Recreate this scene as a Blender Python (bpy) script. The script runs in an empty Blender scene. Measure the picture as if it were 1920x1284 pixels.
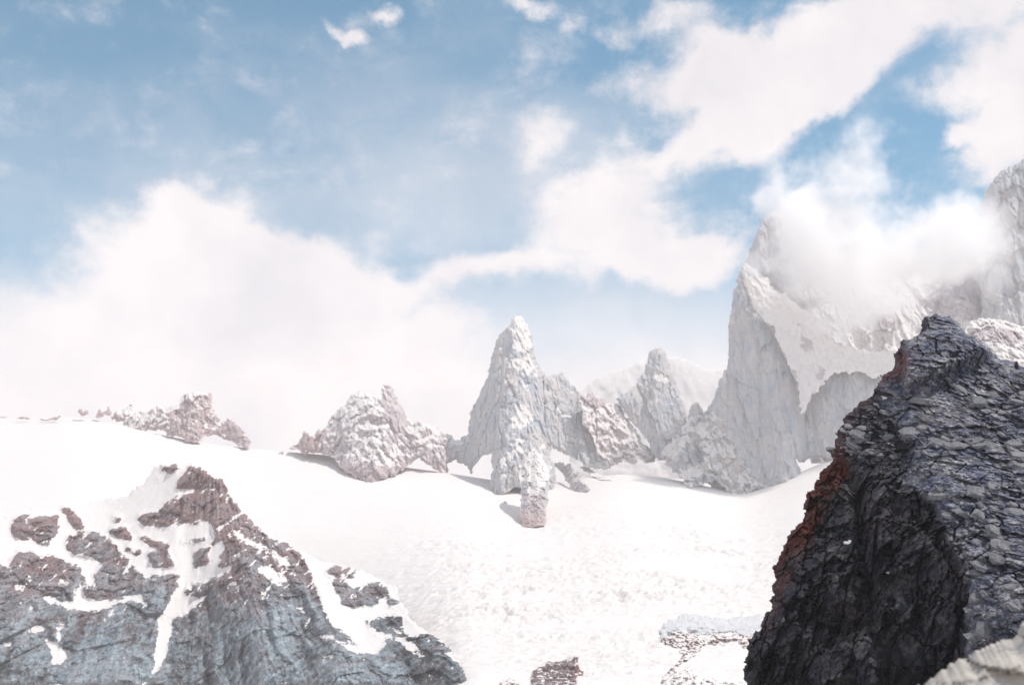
import bpy, math, random
import numpy as np
C = bpy.context.scene
R = math.radians

# ------------------------------------------------------------------ camera
F = 2027.0            # focal length in pixels of a 1920 px wide frame
HZ = 1100.0           # row of the horizon
PITCH = math.atan((HZ - 642.0) / F)
cam_d = bpy.data.cameras.new('camera'); cam = bpy.data.objects.new('camera', cam_d)
C.collection.objects.link(cam); C.camera = cam
cam_d.sensor_width = 36.0; cam_d.lens = 36.0 * F / 1920.0
HAZE, USE_CLOUD, CLOUD_DENS = 5.2e-5, True, 0.014
cam.location = (0, 0, 0); cam.rotation_euler = (math.pi / 2 + PITCH, 0, 0)
cam_d.clip_start = 0.1; cam_d.clip_end = 60000
cam_d.dof.use_dof = True; cam_d.dof.focus_distance = 400; cam_d.dof.aperture_fstop = 4.5

# ------------------------------------------------------------------ light
SUN_EL, SUN_AZ = R(61), R(93)      # azimuth measured from the view direction (+Y) towards +X
SUN_STRENGTH, SKY_STRENGTH, EXPOSURE = 2.25, 0.14, 0.64
sd = np.array([math.sin(SUN_AZ) * math.cos(SUN_EL), math.cos(SUN_AZ) * math.cos(SUN_EL), math.sin(SUN_EL)])
sl = bpy.data.lights.new('sun', 'SUN'); sl.energy = SUN_STRENGTH; sl.angle = R(0.5); sl.color = (1.0, 0.94, 0.89)
so = bpy.data.objects.new('sun', sl); C.collection.objects.link(so)
from mathutils import Vector
so.rotation_euler = Vector(sd).to_track_quat('Z', 'Y').to_euler(); so.location = (0, 0, 3500)
C.view_settings.view_transform = 'Standard'; C.view_settings.look = 'None'
C.view_settings.exposure = EXPOSURE; C.view_settings.gamma = 1; C.view_settings.use_curve_mapping = False
C.cycles.max_bounces = 12; C.cycles.diffuse_bounces = 5; C.cycles.volume_bounces = 10
C.cycles.transparent_max_bounces = 16
C.cycles.caustics_reflective = False; C.cycles.caustics_refractive = False
C.cycles.volume_step_rate = 0.7; C.cycles.volume_max_steps = 128
C.cycles.use_adaptive_sampling = True; C.cycles.adaptive_threshold = 0.02
C.cycles.use_denoising = True; C.cycles.denoiser = 'OPENIMAGEDENOISE'

def world_nodes():
    w = bpy.data.worlds.new('World'); C.world = w; w.use_nodes = True
    nt = w.node_tree; N = nt.nodes; L = nt.links; N.clear()
    def n(t, **k):
        x = N.new(t)
        for a, b in k.items(): setattr(x, a, b)
        return x
    def val(sock, v): sock.default_value = v
    def math_(op, a, b=None, c=None, clamp=False):
        m = n('ShaderNodeMath', operation=op); m.use_clamp = clamp
        for i, v in enumerate((a, b, c)):
            if v is None: continue
            if isinstance(v, (int, float)): val(m.inputs[i], v)
            else: L.new(v, m.inputs[i])
        return m.outputs[0]
    sky = n('ShaderNodeTexSky', sky_type='NISHITA'); sky.sun_disc = False
    sky.sun_elevation = SUN_EL; sky.sun_rotation = SUN_AZ; sky.altitude = 1500
    sky.air_density = 1.0; sky.dust_density = 0.4; sky.ozone_density = 2.0
    tc = n('ShaderNodeTexCoord')
    sx = n('ShaderNodeSeparateXYZ'); L.new(tc.outputs['Generated'], sx.inputs[0])
    az = math_('ARCTAN2', sx.outputs[0], sx.outputs[1]); el = math_('ARCSINE', sx.outputs[2])
    cb = n('ShaderNodeCombineXYZ'); L.new(az, cb.inputs[0]); L.new(el, cb.inputs[1])
    # turbulent displacement of the cloud shapes (in azimuth / elevation, radians)
    def noise(vec, scale, detail, rough, sock='Fac', mp=(1, 1, 1), dist=0.0, off=(0,0,0)):
        m = n('ShaderNodeMapping'); L.new(vec, m.inputs[0]); m.inputs['Scale'].default_value = mp
        m.inputs['Location'].default_value = off
        t = n('ShaderNodeTexNoise'); L.new(m.outputs[0], t.inputs['Vector'])
        t.inputs['Scale'].default_value = scale; t.inputs['Detail'].default_value = detail
        t.inputs['Roughness'].default_value = rough; t.inputs['Distortion'].default_value = dist
        return t.outputs[sock]
    def warp(vec, scale, amt, det=6, rough=0.6):
        c = noise(vec, scale, det, rough, 'Color')
        s = n('ShaderNodeVectorMath', operation='SUBTRACT'); L.new(c, s.inputs[0]); s.inputs[1].default_value = (.5, .5, .5)
        m = n('ShaderNodeVectorMath', operation='SCALE'); L.new(s.outputs[0], m.inputs[0]); m.inputs['Scale'].default_value = amt
        a = n('ShaderNodeVectorMath', operation='ADD'); L.new(vec, a.inputs[0]); L.new(m.outputs[0], a.inputs[1])
        return a.outputs[0]
    w1 = warp(cb.outputs[0], 9.0, 0.09)
    def blob(px, py, rx, ry, rot, wt, vec=None):
        s = P(px, py, 1000.0); a0 = math.atan2(s[0], s[1]); e0 = math.atan2(s[2], math.hypot(s[0], s[1]))
        m = n('ShaderNodeMapping', vector_type='TEXTURE'); L.new(vec or w1, m.inputs[0])
        m.inputs['Location'].default_value = (a0, e0, 0); m.inputs['Rotation'].default_value = (0, 0, R(rot))
        m.inputs['Scale'].default_value = (rx / F, ry / F, 1)
        g = n('ShaderNodeTexGradient', gradient_type='SPHERICAL'); L.new(m.outputs[0], g.inputs[0])
        return math_('MULTIPLY', g.outputs['Fac'], wt)
    def total(lst, vec=None):
        acc = None
        for b in lst:
            o = blob(*b, vec=vec); acc = o if acc is None else math_('ADD', acc, o)
        return acc
    cum = total(CLOUDS)
    f1 = noise(cb.outputs[0], 11.0, 9, 0.62, mp=(1, 1.5, 1), dist=0.4)
    f2 = noise(cb.outputs[0], 38.0, 8, 0.65, mp=(1, 1.3, 1), off=(3.1, 1.7, 0))
    den = math_('ADD', cum, math_('MULTIPLY', math_('SUBTRACT', f1, 0.5), 1.5))
    den = math_('ADD', den, math_('MULTIPLY', math_('SUBTRACT', f2, 0.5), 0.7))
    mr = n('ShaderNodeMapRange', interpolation_type='SMOOTHSTEP'); L.new(den, mr.inputs[0])
    mr.inputs[1].default_value = -0.05; mr.inputs[2].default_value = 0.85
    # thin high veil
    v1 = noise(warp(cb.outputs[0], 3.0, .35), 4.5, 8, 0.6, mp=(.8, 2.0, 1), off=(7, 2, 0))
    veil = total(VEILS, vec=cb.outputs[0])
    vv = math_('ADD', veil, math_('MULTIPLY', math_('SUBTRACT', v1, .5), 1.9))
    mv = n('ShaderNodeMapRange', interpolation_type='SMOOTHSTEP'); L.new(vv, mv.inputs[0])
    mv.inputs[1].default_value = -0.25; mv.inputs[2].default_value = 1.25
    # low cloud bank behind the mountains, all round the horizon
    lowr = n('ShaderNodeMapRange', interpolation_type='SMOOTHSTEP')
    L.new(math_('ADD', el, math_('MULTIPLY', math_('SUBTRACT', v1, .5), .10)), lowr.inputs[0])
    lowr.inputs[1].default_value = 0.30; lowr.inputs[2].default_value = 0.17
    # generic cloud cover outside the picture
    ga = noise(cb.outputs[0], 2.2, 8, .6, mp=(1, 1.6, 1), off=(1, 5, 0))
    gr = n('ShaderNodeMapRange', interpolation_type='SMOOTHSTEP'); L.new(ga, gr.inputs[0])
    gr.inputs[1].default_value = .40; gr.inputs[2].default_value = .60
    ab = math_('ABSOLUTE', az)
    o1 = n('ShaderNodeMapRange'); L.new(ab, o1.inputs[0]); o1.inputs[1].default_value = .50; o1.inputs[2].default_value = .75
    o2 = n('ShaderNodeMapRange'); L.new(el, o2.inputs[0]); o2.inputs[1].default_value = .58; o2.inputs[2].default_value = .8
    gen = math_('MULTIPLY', gr.outputs[0], math_('MAXIMUM', o1.outputs[0], o2.outputs[0]))
    # combine
    inv = lambda x: math_('SUBTRACT', 1.0, x)
    cov = math_('MULTIPLY', math_('MULTIPLY', inv(math_('MULTIPLY', mr.outputs[0], .95)), inv(math_('MULTIPLY', mv.outputs[0], .44))), inv(lowr.outputs[0]))
    cov = math_('MULTIPLY', cov, inv(math_('MULTIPLY', gen, .9)))
    shade = noise(w1, 7.0, 5, .55, off=(2, 2, 0))
    cr = n('ShaderNodeValToRGB'); L.new(shade, cr.inputs[0])
    k = CLOUD_RAD / SKY_STRENGTH
    cr.color_ramp.elements[0].position = .3; cr.color_ramp.elements[0].color = (.66 , .63, .655, 1)
    cr.color_ramp.elements[1].position = .62; cr.color_ramp.elements[1].color = (.86, .795, .78, 1)
    sc = n('ShaderNodeVectorMath', operation='SCALE'); L.new(cr.outputs[0], sc.inputs[0]); sc.inputs['Scale'].default_value = k
    tint = n('ShaderNodeMix', data_type='RGBA', blend_type='MULTIPLY'); tint.inputs[0].default_value = 1
    L.new(sky.outputs[0], tint.inputs[6]); tint.inputs[7].default_value = SKY_TINT
    mix = n('ShaderNodeMix', data_type='RGBA'); L.new(cov, mix.inputs[0]); L.new(sc.outputs[0], mix.inputs[6]); L.new(tint.outputs[2], mix.inputs[7])
    bg = n('ShaderNodeBackground'); L.new(mix.outputs[2], bg.inputs[0]); bg.inputs[1].default_value = SKY_STRENGTH
    out = n('ShaderNodeOutputWorld'); L.new(bg.outputs[0], out.inputs[0])
    w.cycles.sampling_method = 'MANUAL'; w.cycles.sample_map_resolution = 1024

def P(px, py, Y):
    """pixel of the 1920 px frame at forward distance Y -> world point"""
    px = np.asarray(px, float); py = np.asarray(py, float); Y = np.asarray(Y, float)
    u = (px - 960.0) / F; v = (642.0 - py) / F
    cp, sp = math.cos(PITCH), math.sin(PITCH)
    s = Y / (cp - v * sp)
    return np.stack([u * s, Y + 0 * u * s, (sp + v * cp) * s], -1)

# clouds of the sky: px, py, radius x, radius y, rotation (deg), weight
CLOUDS = [
 (400, 430, 170, 120, 0, 1.1), (300, 480, 240, 120, 8, 1.1), (600, 520, 190, 130, 0, 1.1), (480, 560, 300, 150, 0, 1.2),
 (470, 700, 520, 190, 0, 1.2), (100, 620, 260, 120, 0, .7), (700, 640, 260, 150, 0, .9),
 (840, 520, 170, 55, 12, .9), (960, 485, 130, 50, 8, .8), (1190, 462, 270, 75, 0, 1.15), (1130, 390, 230, 70, 0, 1.1), (1260, 480, 190, 55, 0, 1.0),
 (1230, 300, 210, 80, 10, 1.0), (1010, 285, 90, 60, 50, .75), (1370, 255, 130, 60, 5, .9),
 (1350, 130, 320, 75, 4, 1.05), (1560, 70, 420, 110, 8, 1.1), (1250, 40, 170, 50, 0, .7), (1480, 160, 260, 55, 10, 1.0), (1700, 15, 300, 60, 0, .8), (1430, 200, 150, 60, 20, .8),
 (1905, 150, 130, 170, -20, 1.4), (1925, 270, 110, 90, 0, 1.0), (1765, 190, 75, 60, 20, .72), (1810, 265, 28, 22, 0, .6),
 (710, 10, 46, 22, 0, .8), (625, 50, 62, 18, -25, .65), (660, 66, 36, 18, -10, .55), (990, 5, 70, 28, 0, .75), (1070, 32, 45, 22, 20, .5),
]
VEILS = [
 (650, 250, 620, 230, -8, .65), (200, 330, 420, 200, 0, .55), (1000, 330, 420, 200, 0, .7), (700, 450, 560, 160, 0, .6), (1150, 570, 460, 110, 0, .95), (700, 640, 500, 120, 0, .5),
 (1800, 330, 190, 200, 0, -1.4), (1620, 320, 170, 130, 0, -1.2), (190, 40, 260, 120, 0, -.55), (600, 10, 400, 60, 0, -.3),
]
CLOUD_RAD = 0.79
SKY_TINT = (0.0, 0.56, 0.60, 1)
world_nodes()

# ------------------------------------------------------------------ numpy tools
_rng = np.random.RandomState(7)
_perm = _rng.permutation(256); _perm = np.concatenate([_perm, _perm, _perm])
_grad = _rng.normal(size=(256, 3)); _grad /= np.linalg.norm(_grad, axis=1)[:, None]
_rnd = _rng.rand(256, 4)
def gnoise(p):
    sh = p.shape[:-1]; p = p.reshape(-1, 3)
    i = np.floor(p).astype(np.int64); f = p - i; i &= 255
    u = f * f * f * (f * (f * 6 - 15) + 10)
    r = 0
    for dx in (0, 1):
        a = _perm[i[:, 0] + dx]; wx = u[:, 0] if dx else 1 - u[:, 0]
        for dy in (0, 1):
            b = _perm[a + i[:, 1] + dy]; wy = u[:, 1] if dy else 1 - u[:, 1]
            for dz in (0, 1):
                g = _grad[_perm[b + i[:, 2] + dz]]
                wz = u[:, 2] if dz else 1 - u[:, 2]
                r = r + wx * wy * wz * (g[:, 0] * (f[:, 0] - dx) + g[:, 1] * (f[:, 1] - dy) + g[:, 2] * (f[:, 2] - dz))
    return (r * 1.6).reshape(sh)
def fbm(p, oct=5, rough=0.5, ridged=False, lac=2.03):
    a, s, r = 1.0, 0.0, 0.0
    for k in range(oct):
        q = gnoise(p + 17.3 * k)
        if ridged: q = 1 - 2 * np.abs(q) * 1.6
        r = r + a * q; s += a; a *= rough; p = p * lac
    return r / s
def facets(p, seed=0, tilt=0.8):
    """broken blocks: every cell of a Voronoi division is its own tilted plane"""
    sh = p.shape[:-1]; p = p.reshape(-1, 3) + seed * 31.7
    i0 = np.floor(p).astype(np.int64); best = np.full(len(p), 1e9); val = np.zeros(len(p))
    for dx in (-1, 0, 1):
        for dy in (-1, 0, 1):
            for dz in (-1, 0, 1):
                c = i0 + np.array([dx, dy, dz])
                h = _perm[_perm[_perm[c[:, 0] & 255] + (c[:, 1] & 255)] + (c[:, 2] & 255)]
                q = p - (c + _rnd[h, :3]); d = (q * q).sum(1)
                g = _grad[h]; v = (_rnd[h, 3] - .5) + tilt * (q * g).sum(1)
                m = d < best; best = np.where(m, d, best); val = np.where(m, v, val)
    return val.reshape(sh)
def cracks(p, width=.07, seed=0):
    """1 in the joints between broken blocks, 0 on their faces"""
    sh = p.shape[:-1]; p = p.reshape(-1, 3) + seed * 13.1
    i0 = np.floor(p).astype(np.int64); f1 = np.full(len(p), 1e9); f2 = np.full(len(p), 1e9)
    for dx in (-1, 0, 1):
        for dy in (-1, 0, 1):
            for dz in (-1, 0, 1):
                c = i0 + np.array([dx, dy, dz])
                h = _perm[_perm[_perm[c[:, 0] & 255] + (c[:, 1] & 255)] + (c[:, 2] & 255)]
                d = np.sqrt(((p - (c + _rnd[h, :3])) ** 2).sum(1))
                f2 = np.where(d < f1, f1, np.minimum(f2, d)); f1 = np.minimum(f1, d)
    return np.clip(1 - (f2 - f1) / width, 0, 1).reshape(sh)
def inpoly(x, y, poly):
    r = np.zeros(x.shape, bool); poly = np.asarray(poly, float); j = len(poly) - 1
    for i in range(len(poly)):
        xi, yi = poly[i]; xj, yj = poly[j]
        if yi != yj:
            r ^= ((yi > y) != (yj > y)) & (x < (xj - xi) * (y - yi) / (yj - yi) + xi)
        j = i
    return r
def jag(poly, amp, lvl=4, seed=1, closed=True):
    """midpoint displacement: a traced outline gets broken edges"""
    rs = np.random.RandomState(seed); p = [np.array(q, float) for q in poly]
    for k in range(lvl):
        o = []; m = len(p) if closed else len(p) - 1
        for i in range(m):
            a, b = p[i], p[(i + 1) % len(p)]; d = b - a; L = np.hypot(*d)
            o.append(a)
            if L > 2.0:
                nrm = np.array([-d[1], d[0]]) / L
                o.append((a + b) / 2 + nrm * rs.normal() * min(amp, L * .16))
        if not closed: o.append(p[-1])
        p = o
    return np.array(p)
def tps(points, scale=300.0):
    """smooth surface through control points (px, py, value)"""
    pt = np.array(points, float); X = pt[:, :2] / scale; n = len(X)
    def U(r2): return np.where(r2 > 0, r2 * np.log(r2 + 1e-12), 0)
    K = U(((X[:, None] - X[None]) ** 2).sum(-1)) + 1e-4 * np.eye(n)
    A = np.zeros((n + 3, n + 3)); A[:n, :n] = K; A[:n, n] = 1; A[:n, n + 1:] = X; A[n, :n] = 1; A[n + 1:, :n] = X.T
    w = np.linalg.solve(A, np.concatenate([pt[:, 2], [0, 0, 0]]))
    def f(px, py):
        x, y = px / scale, py / scale; r = w[n] + w[n + 1] * x + w[n + 2] * y
        for i in range(n): r = r + w[i] * U((x - X[i, 0]) ** 2 + (y - X[i, 1]) ** 2)
        return r
    return f
def blur(a, k):
    k = int(k)
    if k < 1: return a
    for ax in (0, 1):
        for _ in range(2):
            pad = [(0, 0), (0, 0)]; pad[ax] = (k + 1, k)
            c = np.cumsum(np.pad(a, pad, mode='edge'), axis=ax)
            a = (np.take(c, range(2 * k + 1, c.shape[ax]), ax) - np.take(c, range(0, c.shape[ax] - 2 * k - 1), ax)) / (2 * k + 1)
    return a
def smooth(x, a, b):
    t = np.clip((x - a) / (b - a), 0, 1); return t * t * (3 - 2 * t)

def link_mesh(name, co, faces4, mat, attrs=None, parent=None, smooth_shade=True):
    me = bpy.data.meshes.new(name)
    me.vertices.add(len(co)); me.vertices.foreach_set('co', np.ascontiguousarray(co, np.float32).ravel())
    nf = len(faces4); me.loops.add(nf * 4); me.polygons.add(nf)
    me.loops.foreach_set('vertex_index', np.ascontiguousarray(faces4, np.int32).ravel())
    me.polygons.foreach_set('loop_start', np.arange(0, nf * 4, 4, dtype=np.int32))
    me.update(calc_edges=True); me.validate()
    me.polygons.foreach_set('use_smooth', np.full(len(me.polygons), smooth_shade))
    for k, a in (attrs or {}).items():
        at = me.attributes.new(k, 'FLOAT', 'POINT'); at.data.foreach_set('value', np.ascontiguousarray(a, np.float32))
    me.materials.append(mat)
    o = bpy.data.objects.new(name, me); C.collection.objects.link(o); o.parent = parent
    return o
def tag(o, label=None, cat=None, group=None, kind=None):
    for k, v in (('label', label), ('category', cat), ('group', group), ('kind', kind)):
        if v: o[k] = v
    return o

def crop(x0, y0, s, pts): return [(x0 + a / s, y0 + b / s) for a, b in pts]

# ------------------------------------------------------------------ materials
def rock_material(name, cols, scale, streak=1.0, bump=0.5, snow_col=(.75, .71, .685), rough=.85, bumpscale=3.0, stain=(.50, .33, .30), thr=.5, soft=.10, snoise=.35, sscale=None, spec=.3):
    m = bpy.data.materials.new(name); m.use_nodes = True; nt = m.node_tree; N = nt.nodes; L = nt.links; N.clear()
    def n(t, **k):
        x = N.new(t)
        for a, b in k.items(): setattr(x, a, b)
        return x
    geo = n('ShaderNodeNewGeometry')
    def noise(sc, det, rough_, mp=(1, 1, 1), off=0):
        mm = n('ShaderNodeMapping'); L.new(geo.outputs['Position'], mm.inputs[0]); mm.inputs['Scale'].default_value = mp; mm.inputs['Location'].default_value = (off, off, off)
        t = n('ShaderNodeTexNoise'); L.new(mm.outputs[0], t.inputs['Vector'])
        t.inputs['Scale'].default_value = sc; t.inputs['Detail'].default_value = det; t.inputs['Roughness'].default_value = rough_
        return t.outputs['Fac']
    a = noise(1 / scale, 7, .62); b = noise(1 / (scale * .22), 6, .6, mp=(1, 1, streak), off=40)
    r = n('ShaderNodeValToRGB'); e = r.color_ramp.elements
    e[0].position = .32; e[0].color = (*cols[0], 1); e[1].position = .68; e[1].color = (*cols[-1], 1)
    if len(cols) > 2: q = e.new(.5); q.color = (*cols[1], 1)
    mx = n('ShaderNodeMath', operation='MULTIPLY_ADD'); L.new(b, mx.inputs[0]); mx.inputs[1].default_value = .55
    ms = n('ShaderNodeMath', operation='MULTIPLY'); L.new(a, ms.inputs[0]); ms.inputs[1].default_value = .45; L.new(ms.outputs[0], mx.inputs[2])
    L.new(mx.outputs[0], r.inputs[0])
    # stain attribute
    tat = n('ShaderNodeAttribute', attribute_name='tone'); t1_ = n('ShaderNodeMath', operation='ADD'); L.new(tat.outputs['Fac'], t1_.inputs[0]); t1_.inputs[1].default_value = 1.0
    tn = n('ShaderNodeVectorMath', operation='SCALE'); L.new(r.outputs[0], tn.inputs[0]); L.new(t1_.outputs[0], tn.inputs['Scale'])
    at = n('ShaderNodeAttribute', attribute_name='stain'); st = n('ShaderNodeMix', data_type='RGBA')
    sf = n('ShaderNodeMath', operation='MULTIPLY'); L.new(at.outputs['Fac'], sf.inputs[0])
    sr = n('ShaderNodeMapRange'); L.new(b, sr.inputs[0]); sr.inputs[1].default_value = .3; sr.inputs[2].default_value = .6; sr.inputs[3].default_value = .45
    L.new(sr.outputs[0], sf.inputs[1]); L.new(sf.outputs[0], st.inputs[0]); L.new(tn.outputs[0], st.inputs[6]); st.inputs[7].default_value = (*stain, 1)
    # snow
    sn = n('ShaderNodeAttribute', attribute_name='snow'); c = noise(1 / (sscale or scale * .12), 7, .65, off=11)
    ad = n('ShaderNodeMath', operation='MULTIPLY_ADD'); cs = n('ShaderNodeMath', operation='SUBTRACT'); L.new(c, cs.inputs[0]); cs.inputs[1].default_value = .5
    L.new(cs.outputs[0], ad.inputs[0]); ad.inputs[1].default_value = snoise * 2; L.new(sn.outputs['Fac'], ad.inputs[2])
    mr = n('ShaderNodeMapRange', interpolation_type='SMOOTHSTEP'); L.new(ad.outputs[0], mr.inputs[0]); mr.inputs[1].default_value = thr - soft; mr.inputs[2].default_value = thr + soft
    cm = n('ShaderNodeMix', data_type='RGBA'); L.new(mr.outputs[0], cm.inputs[0]); L.new(st.outputs[2], cm.inputs[6]); cm.inputs[7].default_value = (*snow_col, 1)
    bs = n('ShaderNodeBsdfPrincipled'); L.new(cm.outputs[2], bs.inputs['Base Color']); bs.inputs['Roughness'].default_value = rough
    bs.inputs['Specular IOR Level'].default_value = spec
    bn = noise(1 / bumpscale, 8, .68, mp=(1, 1, streak), off=3)
    inv = n('ShaderNodeMath', operation='MULTIPLY_ADD'); L.new(mr.outputs[0], inv.inputs[0]); inv.inputs[1].default_value = -.75 * bump; inv.inputs[2].default_value = bump
    bp = n('ShaderNodeBump'); L.new(bn, bp.inputs['Height']); L.new(inv.outputs[0], bp.inputs['Strength']); bp.inputs['Distance'].default_value = bumpscale * 1.2
    L.new(bp.outputs[0], bs.inputs['Normal'])
    out = n('ShaderNodeOutputMaterial'); L.new(bs.outputs[0], out.inputs[0])
    return m
def haze_material(name, col, density, aniso=0.0):
    m = bpy.data.materials.new(name); m.use_nodes = True; nt = m.node_tree; nt.nodes.clear()
    v = nt.nodes.new('ShaderNodeVolumePrincipled'); v.inputs['Color'].default_value = (*col, 1); v.inputs['Density'].default_value = density
    v.inputs['Anisotropy'].default_value = aniso
    o = nt.nodes.new('ShaderNodeOutputMaterial'); nt.links.new(v.outputs[0], o.inputs['Volume']); return m, v, nt

M_GRAN = rock_material('granite', [(.34, .39, .46), (.51, .51, .52), (.66, .58, .53)], 110, streak=.16, bump=.42, bumpscale=12, snoise=.42, sscale=15, soft=.07)
M_GRAN2 = rock_material('broken_granite', [(.42, .37, .39), (.58, .51, .52), (.70, .61, .59)], 90, streak=.6, bump=.6, bumpscale=12, snoise=.55, sscale=12, soft=.07)
M_MASS = rock_material('grey_mountain_rock', [(.075, .10, .125), (.19, .23, .255), (.33, .355, .365)], 26, streak=.6, bump=.8, bumpscale=6, snoise=.75, sscale=11, soft=.07, stain=(.29, .155, .14))
M_MASS2 = rock_material('red_grey_rock', [(.10, .075, .085), (.22, .18, .18), (.36, .32, .31)], 16, streak=.8, bump=.8, bumpscale=4, snoise=.35, sscale=6, stain=(.24, .10, .09))
M_CRAG = rock_material('dark_slate', [(.008, .011, .027), (.034, .036, .046), (.14, .136, .130)], 6, streak=1.3, bump=.9, bumpscale=.9, snoise=.2, sscale=2.5, stain=(.13, .026, .014))  # stain colour also paints the red halation on the crag's left edge
M_BOULD = rock_material('pale_granite_boulder', [(.16, .17, .20), (.46, .43, .39), (.62, .56, .49)], .16, streak=1, bump=.4, bumpscale=.05, snoise=.1, sscale=1)
M_SNOW = rock_material('glacier_snow', [(.46, .43, .44), (.58, .55, .55)], 30, bump=.6, bumpscale=10, snoise=.3, sscale=22, snow_col=(.75, .71, .685))

# ------------------------------------------------------------------ terrain of the glacier basin
SK_X = [-1600, -600, 0, 150, 250, 350, 480, 545, 620, 700, 850, 950, 1050, 1150, 1250, 1400, 1500, 1560, 1640, 1920, 2400, 3400]
SK_Y = [740, 790, 786, 780, 803, 826, 842, 848, 853, 868, 888, 905, 905, 884, 895, 928, 886, 857, 850, 850, 850, 850]
W_Y = [1500, 1750, 2000, 2300, 2600, 2900, 3200, 3600, 4000]
W_W = [0, .15, .28, .42, .55, .67, .78, .90, 1.0]
_sx = np.arange(-1700, 3500, 10.0); _sy = np.interp(_sx, SK_X, SK_Y)
for _ in range(3): _sy = np.convolve(np.pad(_sy, 3, mode='edge'), np.ones(7) / 7, 'valid')
def skyl(px): return np.interp(px, _sx, _sy)
def bot(px): return 1284.0 + 260.0 * (1 - smooth(np.asarray(px, float), 520, 900))
def terr_Y(px, py):
    w = (bot(px) - py) / (bot(px) - skyl(px))
    return np.interp(w, W_W, W_Y) + np.where(w > 1, (w - 1) * 2500, 0) + np.where(w < 0, w * 1500, 0)

def build_glacier():
    px = np.concatenate([np.linspace(-1600, -40, 60, endpoint=False), np.arange(-40, 1960, 3.0), np.linspace(1960, 3500, 60)])
    w = np.concatenate([np.linspace(-.12, 1.0, 430)])
    Ynear = np.array([.5, 3, 8, 20, 50, 100, 200, 400, 700, 1000, 1150])
    znear = np.array([-1.72, -1.9, -3.2, -8, -24, -45, -90, -150, -190, -200, -195])
    Yd = np.where(w < 0, 1500 + w * 2500, np.interp(w, W_W, W_Y))
    PX, WW = np.meshgrid(px, w)
    YY = np.broadcast_to(Yd[:, None], PX.shape)
    PY = bot(PX) - WW * (bot(PX) - skyl(PX))
    mid = P(PX, PY, YY)
    # relief of snow: rolling + serac roughness in the icefall
    q = mid.copy(); q[..., 2] = 0
    roll = fbm(q / 420.0, 4, .45) * 10
    fall = np.exp(-(((PX - 1080) / 330) ** 2 + ((PY - 1130) / 120) ** 2)) + .6 * np.exp(-(((PX - 1400) / 160) ** 2 + ((PY - 1040) / 60) ** 2))
    fall = np.clip(fall * (.9 + 2.4 * fbm(q / np.array([300., 160, 200]) + 5, 4)), 0, 1.4)
    ser = fbm(q / np.array([48., 26., 30.]), 5, .6, ridged=True) * 15.0 * fall
    crev = -6.0 * np.clip(fbm(q / np.array([230., 34., 50.]) + 2, 4, .5, ridged=True) - .15, 0, 1) * (np.exp(-((PY - 1010) / 45) ** 2) * smooth(PX, 900, 1100) + .7 * fall)
    ser = ser + crev
    drift = fbm(q / np.array([160., 60., 60.]), 4, .5) * 2.5
    edge = smooth(WW, -.12, 0.0) * (1 - smooth(WW, .94, 1.0) * .7)
    mid[..., 2] += (roll + ser + drift) * edge
    global T_TAB
    c0 = 60; cols = mid[:, c0:c0 + 667]; cp, sp = math.cos(PITCH), math.sin(PITCH)
    pyp = 642 - F * (-sp * cols[..., 1] + cp * cols[..., 2]) / (cp * cols[..., 1] + sp * cols[..., 2])
    pyp = np.minimum.accumulate(pyp, 0); T_TAB = np.zeros((667, 400))
    for k in range(667): T_TAB[k] = np.interp(-(700 + 2.0 * np.arange(400)), -pyp[:, k], YY[:, 0])
    # near rows (slope falling from the viewpoint into the basin), far rows dropping behind the crest
    ang = np.arctan2(mid[0, :, 0], mid[0, :, 1])
    rows = []
    for Y, z in zip(Ynear, znear): rows.append(np.stack([np.tan(ang) * Y, np.full_like(ang, Y), np.full_like(ang, z)], -1))
    top = mid[-1]
    far = []
    for Y, dz in ((4120, -25), (4300, -90), (4700, -220), (5500, -420), (6500, -520), (8000, -560)):
        ang2 = np.arctan2(top[:, 0], top[:, 1]); far.append(np.stack([np.tan(ang2) * Y, np.full_like(ang2, Y), top[:, 2] + dz], -1))
    G = np.concatenate([np.array(rows), mid, np.array(far)], 0)
    nr, nc = G.shape[:2]
    # close the sheet round the back of the viewpoint
    aL, aR = math.atan2(G[0, 0, 0], G[0, 0, 1]), math.atan2(G[0, -1, 0], G[0, -1, 1])
    K = 48; angs = np.linspace(aR, aL + 2 * math.pi, K + 2)[1:-1]
    rL = np.hypot(G[:, 0, 0], G[:, 0, 1]); rR = np.hypot(G[:, -1, 0], G[:, -1, 1])
    t = np.linspace(0, 1, K + 2)[1:-1]
    ex = np.zeros((nr, K, 3))
    for k in range(K):
        r = rR * (1 - t[k]) + rL * t[k]; z = G[:, -1, 2] * (1 - t[k]) + G[:, 0, 2] * t[k]
        far_m = smooth(r, 1500, 3500)
        z = z + far_m * 260 * gnoise(np.stack([np.sin(angs[k]) * r / 900, np.cos(angs[k]) * r / 900, 0 * r], -1))
        ex[:, k] = np.stack([np.sin(angs[k]) * r, np.cos(angs[k]) * r, z], -1)
    ex[..., 2] = np.where(np.arange(nr)[:, None] < 6, G[:, :1, 2], ex[..., 2])
    G = np.concatenate([G, ex], 1); nc2 = G.shape[1]
    idx = np.arange(nr * nc2).reshape(nr, nc2); nx = np.roll(idx, -1, axis=1)
    f = np.stack([idx[:-1], nx[:-1], nx[1:], idx[1:]], -1).reshape(-1, 4)
    # snow attribute: near ground is bare rock, the rest snow with a little grit in the icefall
    snow = np.ones((nr, nc2)); nn = len(Ynear)
    snow[:nn - 3] = 0.0
    g = np.zeros((nr, nc2)); g[nn:nn + len(w), :len(px)] = fall
    snow = snow - .34 * np.clip(g, 0, 1.2)
    o = link_mesh('glacier', G.reshape(-1, 3), f, M_SNOW, {'snow': snow.ravel(), 'stain': np.zeros(nr * nc2)})
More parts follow.
